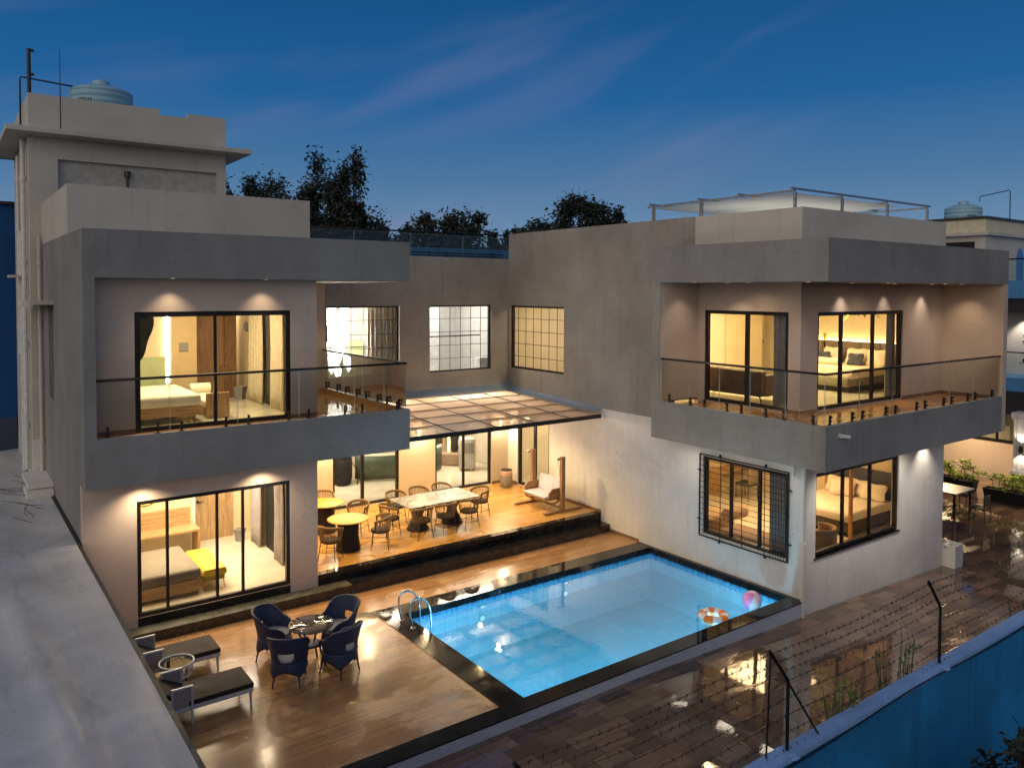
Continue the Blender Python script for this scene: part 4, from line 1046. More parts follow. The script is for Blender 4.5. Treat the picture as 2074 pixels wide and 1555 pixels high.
for a in (30, 120, 210, 300): MB().cyl((1.03 + .22 * math.cos(R(a)), -2.17 + .22 * math.sin(R(a)), .30), (1.03 + .20 * math.cos(R(a)), -2.17 + .20 * math.sin(R(a)), 0), .013, n=7).build('leg', DKM, ct)

# pool ladder, ring and ball
ld = thing('pool_ladder', 'polished steel pool ladder with two curved handrails at the deck corner of the pool', 'pool ladder', (5.4, -2.1, 0))
for y in (-1.87, -2.33):
    pts = [(5.42, y, .012), (5.42, y, .45), (5.44, y, .58), (5.50, y, .68), (5.58, y, .725), (5.68, y, .72), (5.76, y, .66), (5.80, y, .55), (5.82, y, .40), (5.82, y, -1.0)]
    def sm(p, k=3):
        for _ in range(k):
            q = [p[0]]
            for a, b_ in zip(p, p[1:]): a, b_ = Vector(a), Vector(b_); q += [a * .75 + b_ * .25, a * .25 + b_ * .75]
            p = q + [p[-1]]
        return p
    MB().tube(sm([(5.42, y, .012), (5.34, y, .32), (5.36, y, .58), (5.60, y, .60), (5.80, y, .40), (5.84, y, .1), (5.84, y, -1.0)]), .021, 10).build('handrail', CHROME, ld)
    MB().lathe([(.055, 0), (.055, .01), (.03, .028), (0, .028)], (5.42, y, .013), 18).build('flange', CHROME, ld)
for z in (-.35, -.65, -.95): MB().box(5.80, 5.88, -2.33, -1.87, z - .015, z + .015).build('tread', CHROME, ld)
def ring_fn(R0, r0, c):
    def f(u, v):
        a = u * 2 * math.pi; b_ = v * 2 * math.pi
        return (c[0] + math.cos(a) * (R0 + r0 * math.cos(b_)), c[1] + math.sin(a) * (R0 + r0 * math.cos(b_)), c[2] + r0 * math.sin(b_) * .85)
    return f
def segmat(name, cols, n, axis='z'):
    m, t, b_ = newmat(name); g = G(t); p = g.objc()
    sx = g.add('ShaderNodeSeparateXYZ', {0: p})
    at = g.add('ShaderNodeMath', {0: sx.outputs[1], 1: sx.outputs[0]}, operation='ARCTAN2').outputs[0]
    k = g.add('ShaderNodeMath', {0: at, 1: n / (2 * math.pi), 2: 50}, operation='MULTIPLY_ADD').outputs[0]
    k = g.add('ShaderNodeMath', {0: k, 1: 1.0}, operation='MODULO').outputs[0]
    k = g.add('ShaderNodeMath', {0: k, 1: .5}, operation='GREATER_THAN').outputs[0]
    t.links.new(g.mix(k, cols[0], cols[1]), b_.inputs['Base Color']); b_.inputs['Roughness'].default_value = .25
    b_.inputs['Subsurface Weight'].default_value = .25
    return m
m_ = MB().grid(ring_fn(.235, .095, (10.86, -5.36, -.05)), 48, 16)
tag(m_.build('swim_ring', segmat('orange_white_ring_vinyl', [(.85, .80, .78), (.85, .22, .03)], 5), loc=(10.86, -5.36, -.05)), 'orange and white striped inflatable swim ring floating at the near edge of the pool', 'swim ring')
def ballf(u, v):
    a = u * 2 * math.pi; b_ = (v - .5) * math.pi; return (12.03 + .205 * math.cos(b_) * math.cos(a), -5.44 + .205 * math.cos(b_) * math.sin(a), .03 + .205 * math.sin(b_))
o = MB().grid(ballf, 32, 18).build('beach_ball', segmat('pink_white_ball_vinyl', [(.92, .80, .86), (.92, .30, .62)], 2), loc=(12.03, -5.44, .03)); o.rotation_euler = (R(20), R(-15), R(25))
tag(o, 'pink and white inflatable beach ball floating in the pool corner', 'ball')

# ------------------------------------------------------------------ things in the rooms
BEDG = 'beds in the rooms'
# upper left bedroom (A)
zf = 3.94
t = thing('bed', 'low bed with a cream cover behind the upper left balcony doors', 'bed', (1.6, 2.3, zf), BEDG)
MB().rbox(.45, 2.36, 1.25, 3.4, zf + .34, zf + .58, .07, 4).build('mattress', LINEN, t)
bev(MB().box(.42, 2.40, 1.30, 3.42, zf + .14, zf + .335).build('bed_frame', OAK, t), .01)
for x in (.55, 2.25):
    for y in (1.4, 3.3): MB().cyl((x, y, zf), (x, y, zf + .14), .03).build('leg', OAK, t)
t = thing('daybed_bench', 'wooden bench with a cream seat and bolster at the foot of the upper left bed', 'bench', (2.75, 2.3, zf))
bev(MB().box(2.5, 3.0, 1.45, 1.50, zf + .08, zf + .56).build('end_panel', OAKZ, t), .03); bev(MB().box(2.5, 3.0, 3.1, 3.15, zf + .08, zf + .56).build('end_panel', OAKZ, t), .03)
MB().rbox(2.5, 3.0, 1.51, 3.09, zf + .22, zf + .40, .05).build('seat', LINEN, t)
MB().cyl((2.53, 2.92, zf + .50), (2.97, 2.92, zf + .50), .12, n=18).build('bolster', LINEN, t)
for x in (2.53, 2.97):
    for y in (1.47, 3.12): MB().cyl((x, y, zf), (x, y, zf + .08), .02).build('leg', OAK, t)
MB().box(.22, 2.35, 4.40, 4.55, zf, 6.74).build('interior_wall', INTY, V)
MB().box(2.41, 2.98, 4.05, 4.55, zf, 6.74).build('interior_wall', simple('tan_interior_panel', (.50, .37, .19), .6, var=.04), V)
MB().box(.23, 2.34, 4.37, 4.397, zf, zf + 1.15).build('green_panel', SAGE, V)
MB().box(2.352, 2.40, 4.36, 4.40, zf + .5, 6.7).build('led_or_fill_strip', emis('white_led_strip', (1, .97, .9), 14), V)
def blob(pts, y0, y1, mb):
    n = len(pts); return mb._a([(x, y0, z) for x, z in pts] + [(x, y1, z) for x, z in pts], [tuple(range(n)), tuple(reversed(range(n, 2 * n)))] + [(i, i + n, (i + 1) % n + n, (i + 1) % n) for i in range(n)])
pts = []
for k in range(48):
    a = 2 * math.pi * k / 48; rr = 1 + .12 * math.sin(3 * a + .6) + .07 * math.sin(5 * a); pts.append((1.62 + .40 * rr * math.cos(a), 5.75 + .78 * rr * math.sin(a)))
m_ = blob(pts, 4.34, 4.368, MB()); tag(m_.build('wavy_mirror', MIRR), 'dark wavy edged mirror on the wall of the upper left bedroom', 'mirror')
tag(bev(MB().box(2.57, 2.78, 4.02, 4.048, 5.22, 5.43).build('square_wall_panel', BINM), .01), 'small square dark panel on the tan wall of the upper left bedroom', 'wall panel')
t = thing('wardrobe', 'tall brown wardrobe in the upper left bedroom', 'wardrobe', (3.0, 5.2, zf))
MB().box(2.99, 3.75, 4.5, 5.5, zf, 6.74).build('body', BROWNW, t); MB().box(3.756, 4.1, 4.6, 5.6, zf, 6.74).build('side_body', BROWNW, t)
for x in (3.68, 3.80): bev(MB().box(x - .006, x + .006, 4.475, 4.498, 4.75, 5.0).build('handle', GOLD, t), .003)
for k, (x, z) in enumerate(((4.25, 5.72), (4.25, 5.62))): pass
t = thing('wall_sconce', 'pair of small dark leaf shaped wall sconces near the curtain', 'wall sconce', (4.36, 4.1, 5.9))
for dy in (-.09, .09): MB().lathe([(0, -.14), (.05, -.06), (.06, .03), (.03, .12), (0, .15)], (4.34, 4.5 + dy, 5.75), 12).build('shade', BINM, t)
t = thing('waste_basket', 'grey square waste basket on the floor of the upper left bedroom', 'basket', (4.0, 4.1, zf))
MB().lathe([(.13, 0), (.17, .30), (.185, .31), (.185, .33), (.16, .33)], (4.05, 4.15, zf), 4, smooth=False).build('body', BINM, t)
curtain('curtain', 'pale gold curtain drawn back along the side wall of the upper left bedroom', 4.22, 4.0, 4.22, 2.95, zf + .02, 6.72, CURT, 'curtains', 6)
curtain('curtain', 'pale gold curtain beside the right frame of the upper left balcony doors', 4.22, 2.4, 4.22, 1.55, zf + .02, 6.72, CURT, 'curtains', 5)
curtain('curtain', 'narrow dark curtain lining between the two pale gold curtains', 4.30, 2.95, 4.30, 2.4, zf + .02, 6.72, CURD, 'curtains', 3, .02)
# lower left bedroom (B)
zf = .40
t = thing('bed', 'bed with a taupe spread on an oak base behind the lower left doors', 'bed', (1.3, 1.9, zf), BEDG)
MB().rbox(.35, 2.24, .92, 2.72, zf + .32, zf + .55, .07, 4).build('mattress', GREYC, t)
bev(MB().box(.38, 2.22, .95, 2.70, zf + .06, zf + .315).build('bed_frame', OAK, t), .008)
t = thing('bench', 'mustard yellow channelled velvet bench at the foot of the lower left bed', 'bench', (2.52, 1.75, zf))
def ybf(u, v):
    y = .98 + 1.52 * v; b_ = abs(math.sin(v * 11 * math.pi)) ** .6 * .018
    a = (u - .5) * 2; x = 2.53 + .235 * (math.copysign(min(1, abs(a) * 1.25), a)); z = zf + .44 + b_ - (.14 * max(0, abs(a) - .72) / .28)
    if abs(a) > .8: x += math.copysign(.012, a)
    return (x, y, z)
m_ = MB().grid(ybf, 20, 88); m_.box(2.30, 2.76, .99, 2.49, zf + .30, zf + .42); m_.build('seat', YELV, t)
bev(MB().box(2.32, 2.74, 1.02, 2.46, zf + .19, zf + .299).build('base', simple('olive_velvet', (.32, .24, .03), .7), t), .01)
for x in (2.34, 2.72):
    for y in (1.05, 2.43): MB().cyl((x, y, zf + .19), (x + (.02 if x > 2.5 else -.02), y, zf), .012, .009, 7).build('leg', GOLD, t)
t = thing('desk_bench', 'long oak wall desk with a low oak back panel in the lower left bedroom', 'desk', (1.6, 3.5, zf))
bev(MB().box(.25, 2.80, 3.15, 3.72, zf + .66, zf + .71).build('top', OAK, t), .005)
MB().box(2.75, 2.80, 3.16, 3.72, zf, zf + .658).build('side_panel', OAKZ, t)
bev(MB().box(.25, 2.72, 3.73, 3.76, zf + .66, zf + 1.12).build('back_panel', OAK, t), .004)
MB().box(.22, 2.78, 3.78, 3.9, zf, 2.97).build('interior_wall', INTY, V)
MB().box(2.78, 2.84, 3.77, 3.92, zf, 2.97).build('interior_wall', INTG, V)
t = thing('round_mirror', 'round glowing golden mirror above the oak desk', 'mirror', (.95, 3.74, 2.1))
MB().cyl((1.72, 3.775, 2.04), (1.72, 3.755, 2.04), .37, n=40).build('rim', GOLD, t)
MB().cyl((1.72, 3.7551, 2.04), (1.72, 3.75, 2.04), .345, n=40).build('glass', emis('golden_mirror_glow', (1, .62, .12), .7), t)
t = thing('room_door', 'plain oak door with black lever handle in the lower left bedroom', 'door', (3.5, 4.4, zf))
bev(MB().box(3.0, 3.95, 4.50, 4.54, zf, 2.55).build('leaf', OAKZ, t), .004)
MB().cyl((3.08, 4.47, 1.4), (3.08, 4.50, 1.4), .03).tube([(3.08, 4.46, 1.4), (3.22, 4.46, 1.4)], .011, 6).build('handle', BLK, t)
MB().box(2.84, 4.39, 4.55, 4.60, zf, 2.97).build('interior_wall', INTY, V)
t = thing('waste_basket', 'grey waste basket by the mauve curtain of the lower left bedroom', 'basket', (4.1, 3.4, zf))
MB().lathe([(.11, 0), (.15, .27), (.165, .28), (.165, .30)], (3.95, 3.95, zf), 4, smooth=False).build('body', BINM, t)
curtain('curtain', 'grey mauve curtain on the right wall of the lower left bedroom', 4.2, 3.85, 4.2, 3.1, zf + .02, 2.96, CURG, 'curtains', 4)
curtain('curtain', 'grey mauve curtain behind the right frame of the lower left doors', 4.2, 2.15, 4.2, 1.55, zf + .02, 2.96, CURG, 'curtains', 4)
t = thing('terrace_side_door', 'dark framed glazed door in the side wall of the lower left bedroom', 'door', (4.36, 2.0, zf))
MB().box(4.33, 4.385, 1.7, 3.1, zf, 2.9).build('leaf', BLKD, t)
# chandelier hall
t = thing('chandelier', 'cascading crystal chandelier glowing white in the stair hall window', 'chandelier', (7.6, 6.3, 6.9))
MB().cyl((7.5, 6.3, 6.86), (7.5, 6.3, 6.9), .5, n=24).build('canopy_plate', CHROME, t)
CRY = emis('glowing_crystal', (1, .93, .86), 16)
rs = random.Random(3)
for k in range(38):
    a = k * 2.4; r_ = .12 + .42 * ((k * 7) % 10) / 10; zc = 6.6 - 2.35 * k / 38 - .1 * rs.random()
    x, y = 7.5 + r_ * math.cos(a), 6.3 + r_ * math.sin(a); s_ = 1.15 + .6 * rs.random()
    c_ = MB().lathe([(0, -.17 * s_), (.045 * s_, -.10 * s_), (.06 * s_, 0), (.035 * s_, .11 * s_), (0, .15 * s_)], (x, y, zc), 8).build('crystal', CRY, t)
    MB().cyl((x, y, zc + .14 * s_), (x, y, 6.87), .002, n=4).build('wire', CHROME, c_)
lamp('POINT', 'chandelier_light', (7.5, 5.9, 5.4), 230, (1, .9, .8), t, size=.35)
curtain('curtain', 'cream pleated curtain right of the crystal chandelier', 8.2, 5.45, 9.4, 5.45, 3.62, 6.85, simple('cream_pleated_curtain', (.74, .62, .46), .85), 'curtains', 9, .05)
MB().box(5, 9.4, 8.3, 8.35, 3.62, 5.0).build('interior_panel', SAGE, V)
MB().tube([(6.5, 5.6, 5.02), (9.2, 5.6, 5.02)], .02, 6).build('stair_rail', DKM, V)
# utility room
t = thing('round_fan', 'round grey wall fan in the white utility room window', 'fan', (10.75, 7.0, 5.2))
for r_ in (.34, .26, .17, .08): MB().tube([(10.75 + r_ * math.cos(R(a)), 7.0, 5.15 + r_ * math.sin(R(a))) for a in range(0, 360, 12)], .010, 5, closed=True).build('guard_ring', GALV, t)
MB().cyl((10.75, 7.02, 5.15), (10.75, 7.1, 5.15), .33, n=28).build('back_plate', BINM, t); MB().cyl((10.75, 7.1, 3.6), (10.75, 7.1, 5.1), .025).build('stand', GALV, t)
t = thing('utility_cabinet', 'tall white cabinet in the utility room', 'cabinet', (11.1, 7.9, 3.6))
bev(MB().box(10.6, 11.9, 7.5, 8.1, 3.62, 6.1).build('body', simple('white_laminate', (.68, .67, .65), .5), t), .01)
for x in (11.03, 11.47): MB().box(x - .01, x + .01, 7.47, 7.498, 3.7, 6.0).build('seam', BINM, t)
bev(MB().box(12.3, 12.9, 5.6, 6.2, 3.62, 4.5).build('laundry_machine', simple('white_enamel', (.7, .7, .7), .3)), .02)
tag(bpy.data.objects['laundry_machine'], 'white boxy machine in the corner of the utility room', 'washing machine')
MB().tube([(10.0, 5.6, 5.25), (12.3, 5.6, 5.25)], .022, 6).build('cross_rail', DKM, V)
# corridor window: simple door frame
MB().box(15.9, 15.95, 1.0, 1.06, 3.62, 6.8).box(15.9, 15.95, 3.0, 3.06, 3.62, 6.8).build('door_frame', BROWNW, V)
# lounge
zf = .45
t = thing('floor_vase', 'tall black ribbed floor vase behind the left lounge door', 'vase', (8.35, 7.6, zf))
MB().lathe([(.20, 0), (.26, .04), (.30, .25), (.30, .8), (.24, .98), (.27, 1.02), (.22, 1.03)], (8.35, 7.6, zf), 20).build('body', BLKD, t)
for k in range(5): MB().cyl((8.35 + .03 * k - .06, 7.6, zf + .9), (8.35 + .05 * k - .1, 7.6 + .03 * k, zf + 1.9), .012).build('stem', BARK, t)
tag(MB().tube([(8.75, 7.35, zf), (8.72, 7.4, zf + .5), (8.55, 7.5, zf + .8), (8.8, 7.45, zf + .62), (8.85, 7.35, zf + .1)], .016, 6).build('wire_sculpture', DKM), 'thin dark looped metal stand beside the black vase', 'stand')
t = thing('sofa', 'curved dark green velvet sofa with a pale top edge in the lounge', 'sofa', (10.2, 7.6, zf))
def sf(u, v):
    a = R(200 + 125 * u); return (10.6 + 1.75 * math.cos(a), 8.35 + 1.2 * math.sin(a), zf + .05 + .78 * v)
o = MB().grid(sf, 30, 3).build('back_shell', GREENV, t); solid(o, .10)
MB().tube([sf(i / 24, 1.0) for i in range(25)], .055, 8).build('top_roll', LINEN, t)
MB().rbox(9.3, 11.9, 7.6, 8.7, zf + .1, zf + .45, .12).build('seat', GREENV, t)
bev(MB().box(10.6, 11.6, 5.7, 6.15, zf + .33, zf + .36).build('coffee_table', simple('pale_table_stone', (.5, .45, .35), .3)), .01) if False else None
t = thing('media_console', 'long low taupe media console with drawers in the lounge', 'console', (13.0, 8.7, zf))
cM = Matrix.Translation((12.6, 8.2, 0)) @ Matrix.Rotation(R(-42), 4, 'Z')
MB().rbox(-1.6, .8, -.25, .25, zf, zf + .46, .06, M=cM).build('body', TAUPW, t)
for x in (-1.1, -.35, .4): MB().box(x - .33, x + .33, -.262, -.252, zf + .06, zf + .40, cM).build('drawer_front', TAUPW, t)
t = thing('oval_mirror', 'gold framed oval mirror standing on the media console', 'mirror', (12.6, 8.3, zf + .46))
MB().tube([cM @ Vector((-.35 + .22 * math.cos(R(a)), .05, zf + .87 + .36 * math.sin(R(a)))) for a in range(0, 360, 12)], .03, 6, closed=True).build('frame', GOLD, t)
m_ = MB(cM); m_._a([(-.35 + .21 * math.cos(R(a)), .05, zf + .87 + .35 * math.sin(R(a))) for a in range(0, 360, 12)], [tuple(range(30))]); m_.build('glass', simple('clear_mirror', (.6, .58, .5), .05, .95, 0), t)
t = thing('console_lamp', 'glowing narrow panel lamp behind a dark vase on the media console', 'lamp', tuple(cM @ Vector((.1, 0, zf + .46))))
MB(cM).box(.05, .13, 0, .05, zf + .47, zf + 1.15).build('light_panel', emis('amber_lamp_panel', (1, .72, .3), 3), t)
MB().lathe([(.10, 0), (.15, .12), (.12, .35), (.17, .6), (.08, .8), (0, .82)], tuple(cM @ Vector((.3, 0, zf + .461))), 12).build('vase', BLKD, t)
tag(MB().lathe([(0, 0), (.2, .01), (.24, .12), (.14, .22), (0, .25)], tuple(cM @ Vector((-1.15, 0, zf + .462))), 14).build('stone_ornament', BINM), 'rounded dark grey ornament at the left end of the media console', 'ornament')
MB().box(12.2, 12.6, 10.1, 10.14, 1.2, 1.9).build('violet_light_strip', emis('violet_led', (.30, .16, 1), 2), V)
t = thing('air_cooler', 'pale grey upright air cooler on castors in the lounge', 'air cooler', (12.75, 7.0, zf))
aM = Matrix.Translation((12.75, 7.05, 0)) @ Matrix.Rotation(R(-25), 4, 'Z')
MB().rbox(-.27, .27, -.22, .22, zf + .06, zf + 1.12, .04, M=aM).build('body', COOL, t)
MB().box(-.2, .2, -.232, -.221, zf + .62, zf + .98, aM).build('louvre', BINM, t); MB().box(-.22, .22, -.23, -.221, zf + .14, zf + .52, aM).build('lower_panel', COOL, t)
for x in (-.2, .2): MB().cyl(aM @ Vector((x, -.15, zf)), aM @ Vector((x, -.15, zf + .06)), .03).build('castor', BLKD, t)
MB().box(13.8, 14.0, 7.0, 10.15, .46, 3.18).build('interior_wall', INTW, V)
# lobby picture
t = thing('wall_picture', 'brown picture in a pale frame seen through the side glass door', 'picture', (17.1, 3.0, 2.0))
MB().box(17.12, 17.19, 1.7, 3.6, 1.75, 2.75).build('frame', LINEN, t); MB().box(17.105, 17.119, 1.76, 3.54, 1.81, 2.69).build('print', BROWNW, t)
# upper right bedroom (F)
zf = 3.94
t = thing('bed', 'bed with white bedding and a long brown headboard behind the upper right balcony doors', 'bed', (19.2, -3.2, zf), BEDG)
MB().rbox(17.95, 20.1, -4.15, -2.1, zf + .38, zf + .64, .08, 4).build('mattress', LINENW, t)
MB().rbox(17.9, 20.12, -4.1, -2.15, zf + .16, zf + .42, .05).build('base', simple('olive_grey_bed_base', (.22, .19, .12), .8), t)
MB().box(18.1, 20.0, -4.0, -2.3, zf, zf + .16).build('plinth', UPHD, t)
MB().box(17.96, 18.9, -4.17, -2.08, zf + .5, zf + .655).build('throw', LINENW, t)
hb = MB()
for k in range(7): hb.rbox(20.14, 20.33, -5.0 + k * .62, -5.0 + k * .62 + .61, zf + .1, zf + 1.28, .03)
hb.build('headboard', UPH, t)
MB().box(20.24, 20.32, -4.9, -.8, zf + 1.285, zf + 1.30).build('cove_light', emis('warm_cove_led', (1, .72, .34), 12), t)
bev(MB().box(20.14, 20.20, -2.0, -1.93, zf + .3, zf + 1.5).build('gold_post', GOLD, t), .005)
for (x, y, a, m_, lab) in ((19.75, -3.85, 0, LINENW, 'cream pillow at the window end of the upper right bed'), (19.75, -3.25, 5, LINENW, 'cream pillow in the middle of the upper right bed'), (19.75, -2.45, -4, LINENW, 'cream pillow at the far end of the upper right bed'),
        (19.45, -3.4, 8, NAVYP, 'dark patterned cushion in front of the middle cream pillow'), (19.45, -2.35, -6, NAVYP, 'dark patterned cushion at the far end of the upper right bed')):
    s_ = .62 if m_ is LINENW else .46
    pillow(s_, s_ * .85, .10, m_, lab, (x, y, zf + .64 + s_ * .36), (R(66), 0, R(-90 + a)))
o = MB().cyl((19.1, -3.1, zf + .74), (19.1, -2.3, zf + .74), .1, n=16).build('bolster', LINEN); tag(o, 'long cream bolster lying across the upper right bed', 'pillow', 'pillows on the beds')
t = thing('feather_chandelier', 'gold leaf ceiling chandelier in the upper right bedroom', 'chandelier', (18.2, -4.25, 6.7))
fm = MB()
rs = random.Random(5)
for k in range(46):
    a = rs.random() * 6.28; l_ = .3 + .45 * rs.random(); el = -.15 - .75 * rs.random()
    d = Vector((math.cos(a), math.sin(a), el)).normalized(); p0 = Vector((18.2, -4.25, 6.40)); p1 = p0 + d * l_; sd_ = d.cross(Vector((0, 0, 1))).normalized() * .055
    fm._a([p0, p0 + d * l_ * .6 + sd_, p1 + Vector((0, 0, -.02)), p0 + d * l_ * .6 - sd_], [(0, 1, 2, 3)])
fm.build('gold_leaves', GOLD, t); MB().cyl((18.2, -4.25, 6.38), (18.2, -4.25, 6.75), .03).build('ceiling_cup', GOLD, t)
t = thing('sofa', 'brown leather sofa with its back to the upper right balcony doors', 'sofa', (14.75, -2.9, zf))
MB().rbox(14.25, 14.5, -3.95, -1.7, zf + .16, zf + .80, .05).build('backrest', LEATH, t)
MB().rbox(14.5, 15.1, -3.90, -1.75, zf + .16, zf + .45, .05).build('seat', LEATH, t)
for y in (-3.98, -1.78): MB().rbox(14.4, 15.1, y, y + .10, zf + .16, zf + .70, .04).build('armrest', LEATH, t)
for x in (14.35, 15.05):
    for y in (-3.85, -1.8): MB().cyl((x, y, zf + .17), (x + .04, y - .03, zf), .018, .012, 7).build('leg', DKM, t)
t = thing('night_table', 'dark night table beside the upper right bed', 'night table', (19.6, -4.75, zf))
MB().rbox(19.4, 19.9, -5.0, -4.55, zf + .05, zf + .5, .03).build('body', UPHD, t); MB().rbox(19.5, 19.8, -4.93, -4.63, zf + .5, zf + .72, .06).build('ornament', UPH, t)
wd = thing('wardrobe', 'cream fitted wardrobe with thin dark joints in the upper right bedroom', 'wardrobe', (16.5, .05, zf))
for k in range(6): MB().box(14.0 + k * .93, 14.0 + k * .93 + .915, -.10, .3, zf + .01, 6.74).build('door_panel', INTY, wd)
MB().box(13.95, 19.6, -.08, .35, zf + .005, 6.735).build('carcass', BLKD, wd)
tag(MB().box(20.0, 20.04, .2, .38, 5.0, 5.1).build('switch_plate', BINM), 'small dark switch plate on the bedroom wall beside the grey curtain', 'switch')
curtain('curtain', 'grey mauve curtain in the upper right corner room, left window', 14.05, -4.45, 14.05, -5.12, zf + .02, 6.72, CURG, 'curtains', 4)
curtain('curtain', 'narrow grey mauve curtain at the left edge of the upper right bedroom doors', 14.2, -5.1, 14.62, -5.1, zf + .02, 6.72, CURG, 'curtains', 3, .03)
curtain('curtain', 'grey mauve curtain at the right edge of the upper right bedroom doors', 17.98, -5.1, 18.4, -5.1, zf + .02, 6.72, CURG, 'curtains', 3, .03)
# lower right bedroom (G)
zf = .40
t = thing('four_poster_bed', 'four poster bed with orange timber posts and cream bedding in the lower right room', 'bed', (18, -4, zf), BEDG)
MB().rbox(16.62, 18.85, -4.95, -2.95, zf + .38, zf + .62, .08, 4).build('mattress', LINENW, t)
bev(MB().box(16.68, 18.85, -4.90, -3.0, zf + .10, zf + .40).build('bed_frame', simple('dark_bed_side', (.07, .055, .04), .7), t), .01)
for x, y in ((16.60, -5.0), (16.60, -2.92), (18.85, -5.0), (18.85, -2.92)): bev(MB().box(x - .04, x + .04, y - .04, y + .04, zf, 2.9).build('bed_post', POSTW, t), .006)
MB().rbox(18.88, 18.98, -4.9, -2.95, zf + .4, zf + 1.35, .03).build('headboard', simple('slate_headboard', (.06, .06, .07), .7), t)
for (x, y, a, lab) in ((18.5, -4.55, 6, 'cream pillow nearest the window on the four poster bed'), (18.62, -4.0, -5, 'cream pillow second from the window on the four poster bed'), (18.55, -3.45, 4, 'cream pillow third from the window on the four poster bed'), (18.3, -3.75, 14, 'cream pillow lying in front on the four poster bed')):
    pillow(.68, .48, .10, LINENW, lab, (x, y, zf + .84), (R(60), 0, R(-90 + a)))
t = thing('armchair', 'peach boucle tub armchair by the lower right corner window', 'armchair', (14.6, -5.1, zf))
def af(u, v): a = R(-130 + 260 * u); r_ = .36 + .03 * v; return (14.95 + r_ * math.sin(a), -5.28 - r_ * math.cos(a) * .9 + .1, zf + .08 + .55 * v)
o = MB().grid(af, 28, 3).build('shell', PINKB, t); solid(o, .09); MB().tube([af(i / 24, 1) for i in range(25)], .05, 8).build('rim', PINKB, t)
MB().lathe([(0, .25), (.30, .25), (.31, .40), (0, .43)], (14.95, -5.2, zf), 20).build('seat', PINKB, t)
t = thing('chaise', 'peach upholstered chaise with rolled bolster behind the barred window', 'chaise', (14.4, -3.6, zf))
MB().rbox(13.5, 14.3, -5.3, -3.3, zf + .12, zf + .42, .08).build('seat', PINKB, t)
MB().rbox(13.6, 14.7, -2.9, -2.2, zf + .12, zf + .55, .08).build('back', PINKB, t)
MB().cyl((14.0, -3.15, zf + .62), (14.7, -3.15, zf + .62), .16, n=18).build('bolster', PINKB, t)
t = thing('desk_chair', 'dark upholstered chair on thin legs at the back of the lower right room', 'chair', (17.7, -.95, zf))
MB().rbox(17.45, 17.95, -1.2, -.72, zf + .42, zf + .52, .04).build('seat', UPHD, t); MB().rbox(17.45, 17.95, -1.26, -1.18, zf + .5, zf + 1.05, .04).build('backrest', UPH, t)
for x in (17.48, 17.92):
    for y in (-1.2, -.75): MB().cyl((x, y, zf), (x, y, zf + .43), .012, n=6).build('leg', BLK, t)
t = thing('table_lamp', 'lit cylindrical lamp at the back of the lower right room', 'lamp', (16.9, -.2, zf))
MB().cyl((17.0, 0, zf), (17.0, 0, zf + 1.5), .012).build('stand', GOLD, t); MB().lathe([(.13, 1.45), (.13, 1.9)], (17.0, 0, zf), 20).build('lamp_shade', emis('warm_lamp_shade', (1, .75, .4), 2.2), t)
t = thing('writing_desk', 'pale writing desk along the back wall of the lower right room', 'desk', (18.1, 0, zf))
bev(MB().box(17.3, 18.9, -.35, .25, zf + .70, zf + .74).build('top', OAK, t), .005); MB().box(17.3, 17.34, -.33, .25, zf, zf + .698).build('side_panel', OAKZ, t)
curtain('curtain', 'grey mauve curtain behind the right side of the barred window', 13.35, -4.9, 13.35, -5.7, zf + .02, 2.96, CURG, 'curtains', 5)
curtain('curtain', 'narrow cream curtain at the left edge of the lower right window', 13.5, -5.72, 13.75, -5.68, zf + .02, 2.96, CURT, 'curtains', 3, .02)

# ------------------------------------------------------------------ neighbouring shed roof in the foreground
sr = thing('shed_roof', 'weathered grey sheet roof with folds and stains running along the left side of the deck', 'roof', (-4, -4, 0))
def rf(u, v):
    x = -.06 - 7.5 * u; y = -14.6 + 26.0 * v
    z = 2.0 + .10 * math.sin(y * .9 + x * 1.3) * min(1, u * 12) * noise.noise((x * .5, y * .4, 1.5)) * 1.6
    z += .09 * noise.noise((x * .8, y * .35, 4)) * min(1, u * 14)
    z += .12 * math.exp(-((x + 1.35 + .05 * y) / .16) ** 2) * (1 if y < -3 else math.exp(-(y + 3) ** 2))
    z += -.05 * u * 4
    return (x, y, z)
MB().grid(rf, 70, 160).build('sheet', TARP, sr)
MB().box(-.085, -.03, -14.6, 11.3, 1.90, 2.004).build('edge_strip', simple('dark_edge_strip', (.03, .03, .032), .5), sr)
MB().box(-7.4, -.14, -14.5, 11.2, -.9, 1.60).build('shed_wall', NBLUE, sr)
tw = thing('bare_branches', 'thin dark dry twigs lying on the grey roof against the house wall', 'twigs', (-.7, 4.5, 2.0))
rs = random.Random(11); tm = MB()
for k in range(15):
    p = Vector((-.25 - .5 * rs.random(), 2.2 + 4.6 * rs.random(), 2.04)); a = rs.uniform(1.2, 2.6)
    pts = [p]
    for q in range(4): a += rs.uniform(-.35, .35); p = p + Vector((math.cos(a), math.sin(a), rs.uniform(-.02, .08))) * rs.uniform(.1, .26); pts.append(p)
    tm.tube(pts, .006, 4)
tm.build('twig', BARK, tw)
# dark blue building at the far left
nb = thing('blue_shed', 'deep blue raised building on a dark post at the far left edge', 'building', (-3.2, 15, 0))
MB().box(-6.5, .25, 13.0, 18, 2.7, 9.3).build('wall', NBLUE, nb)
MB().box(-.12, .2, 13.1, 13.4, -.9, 2.69).build('post', NDARK, nb)
MB().box(-6.6, .3, 12.9, 18.1, 9.301, 9.4).build('roof', NDARK, nb)

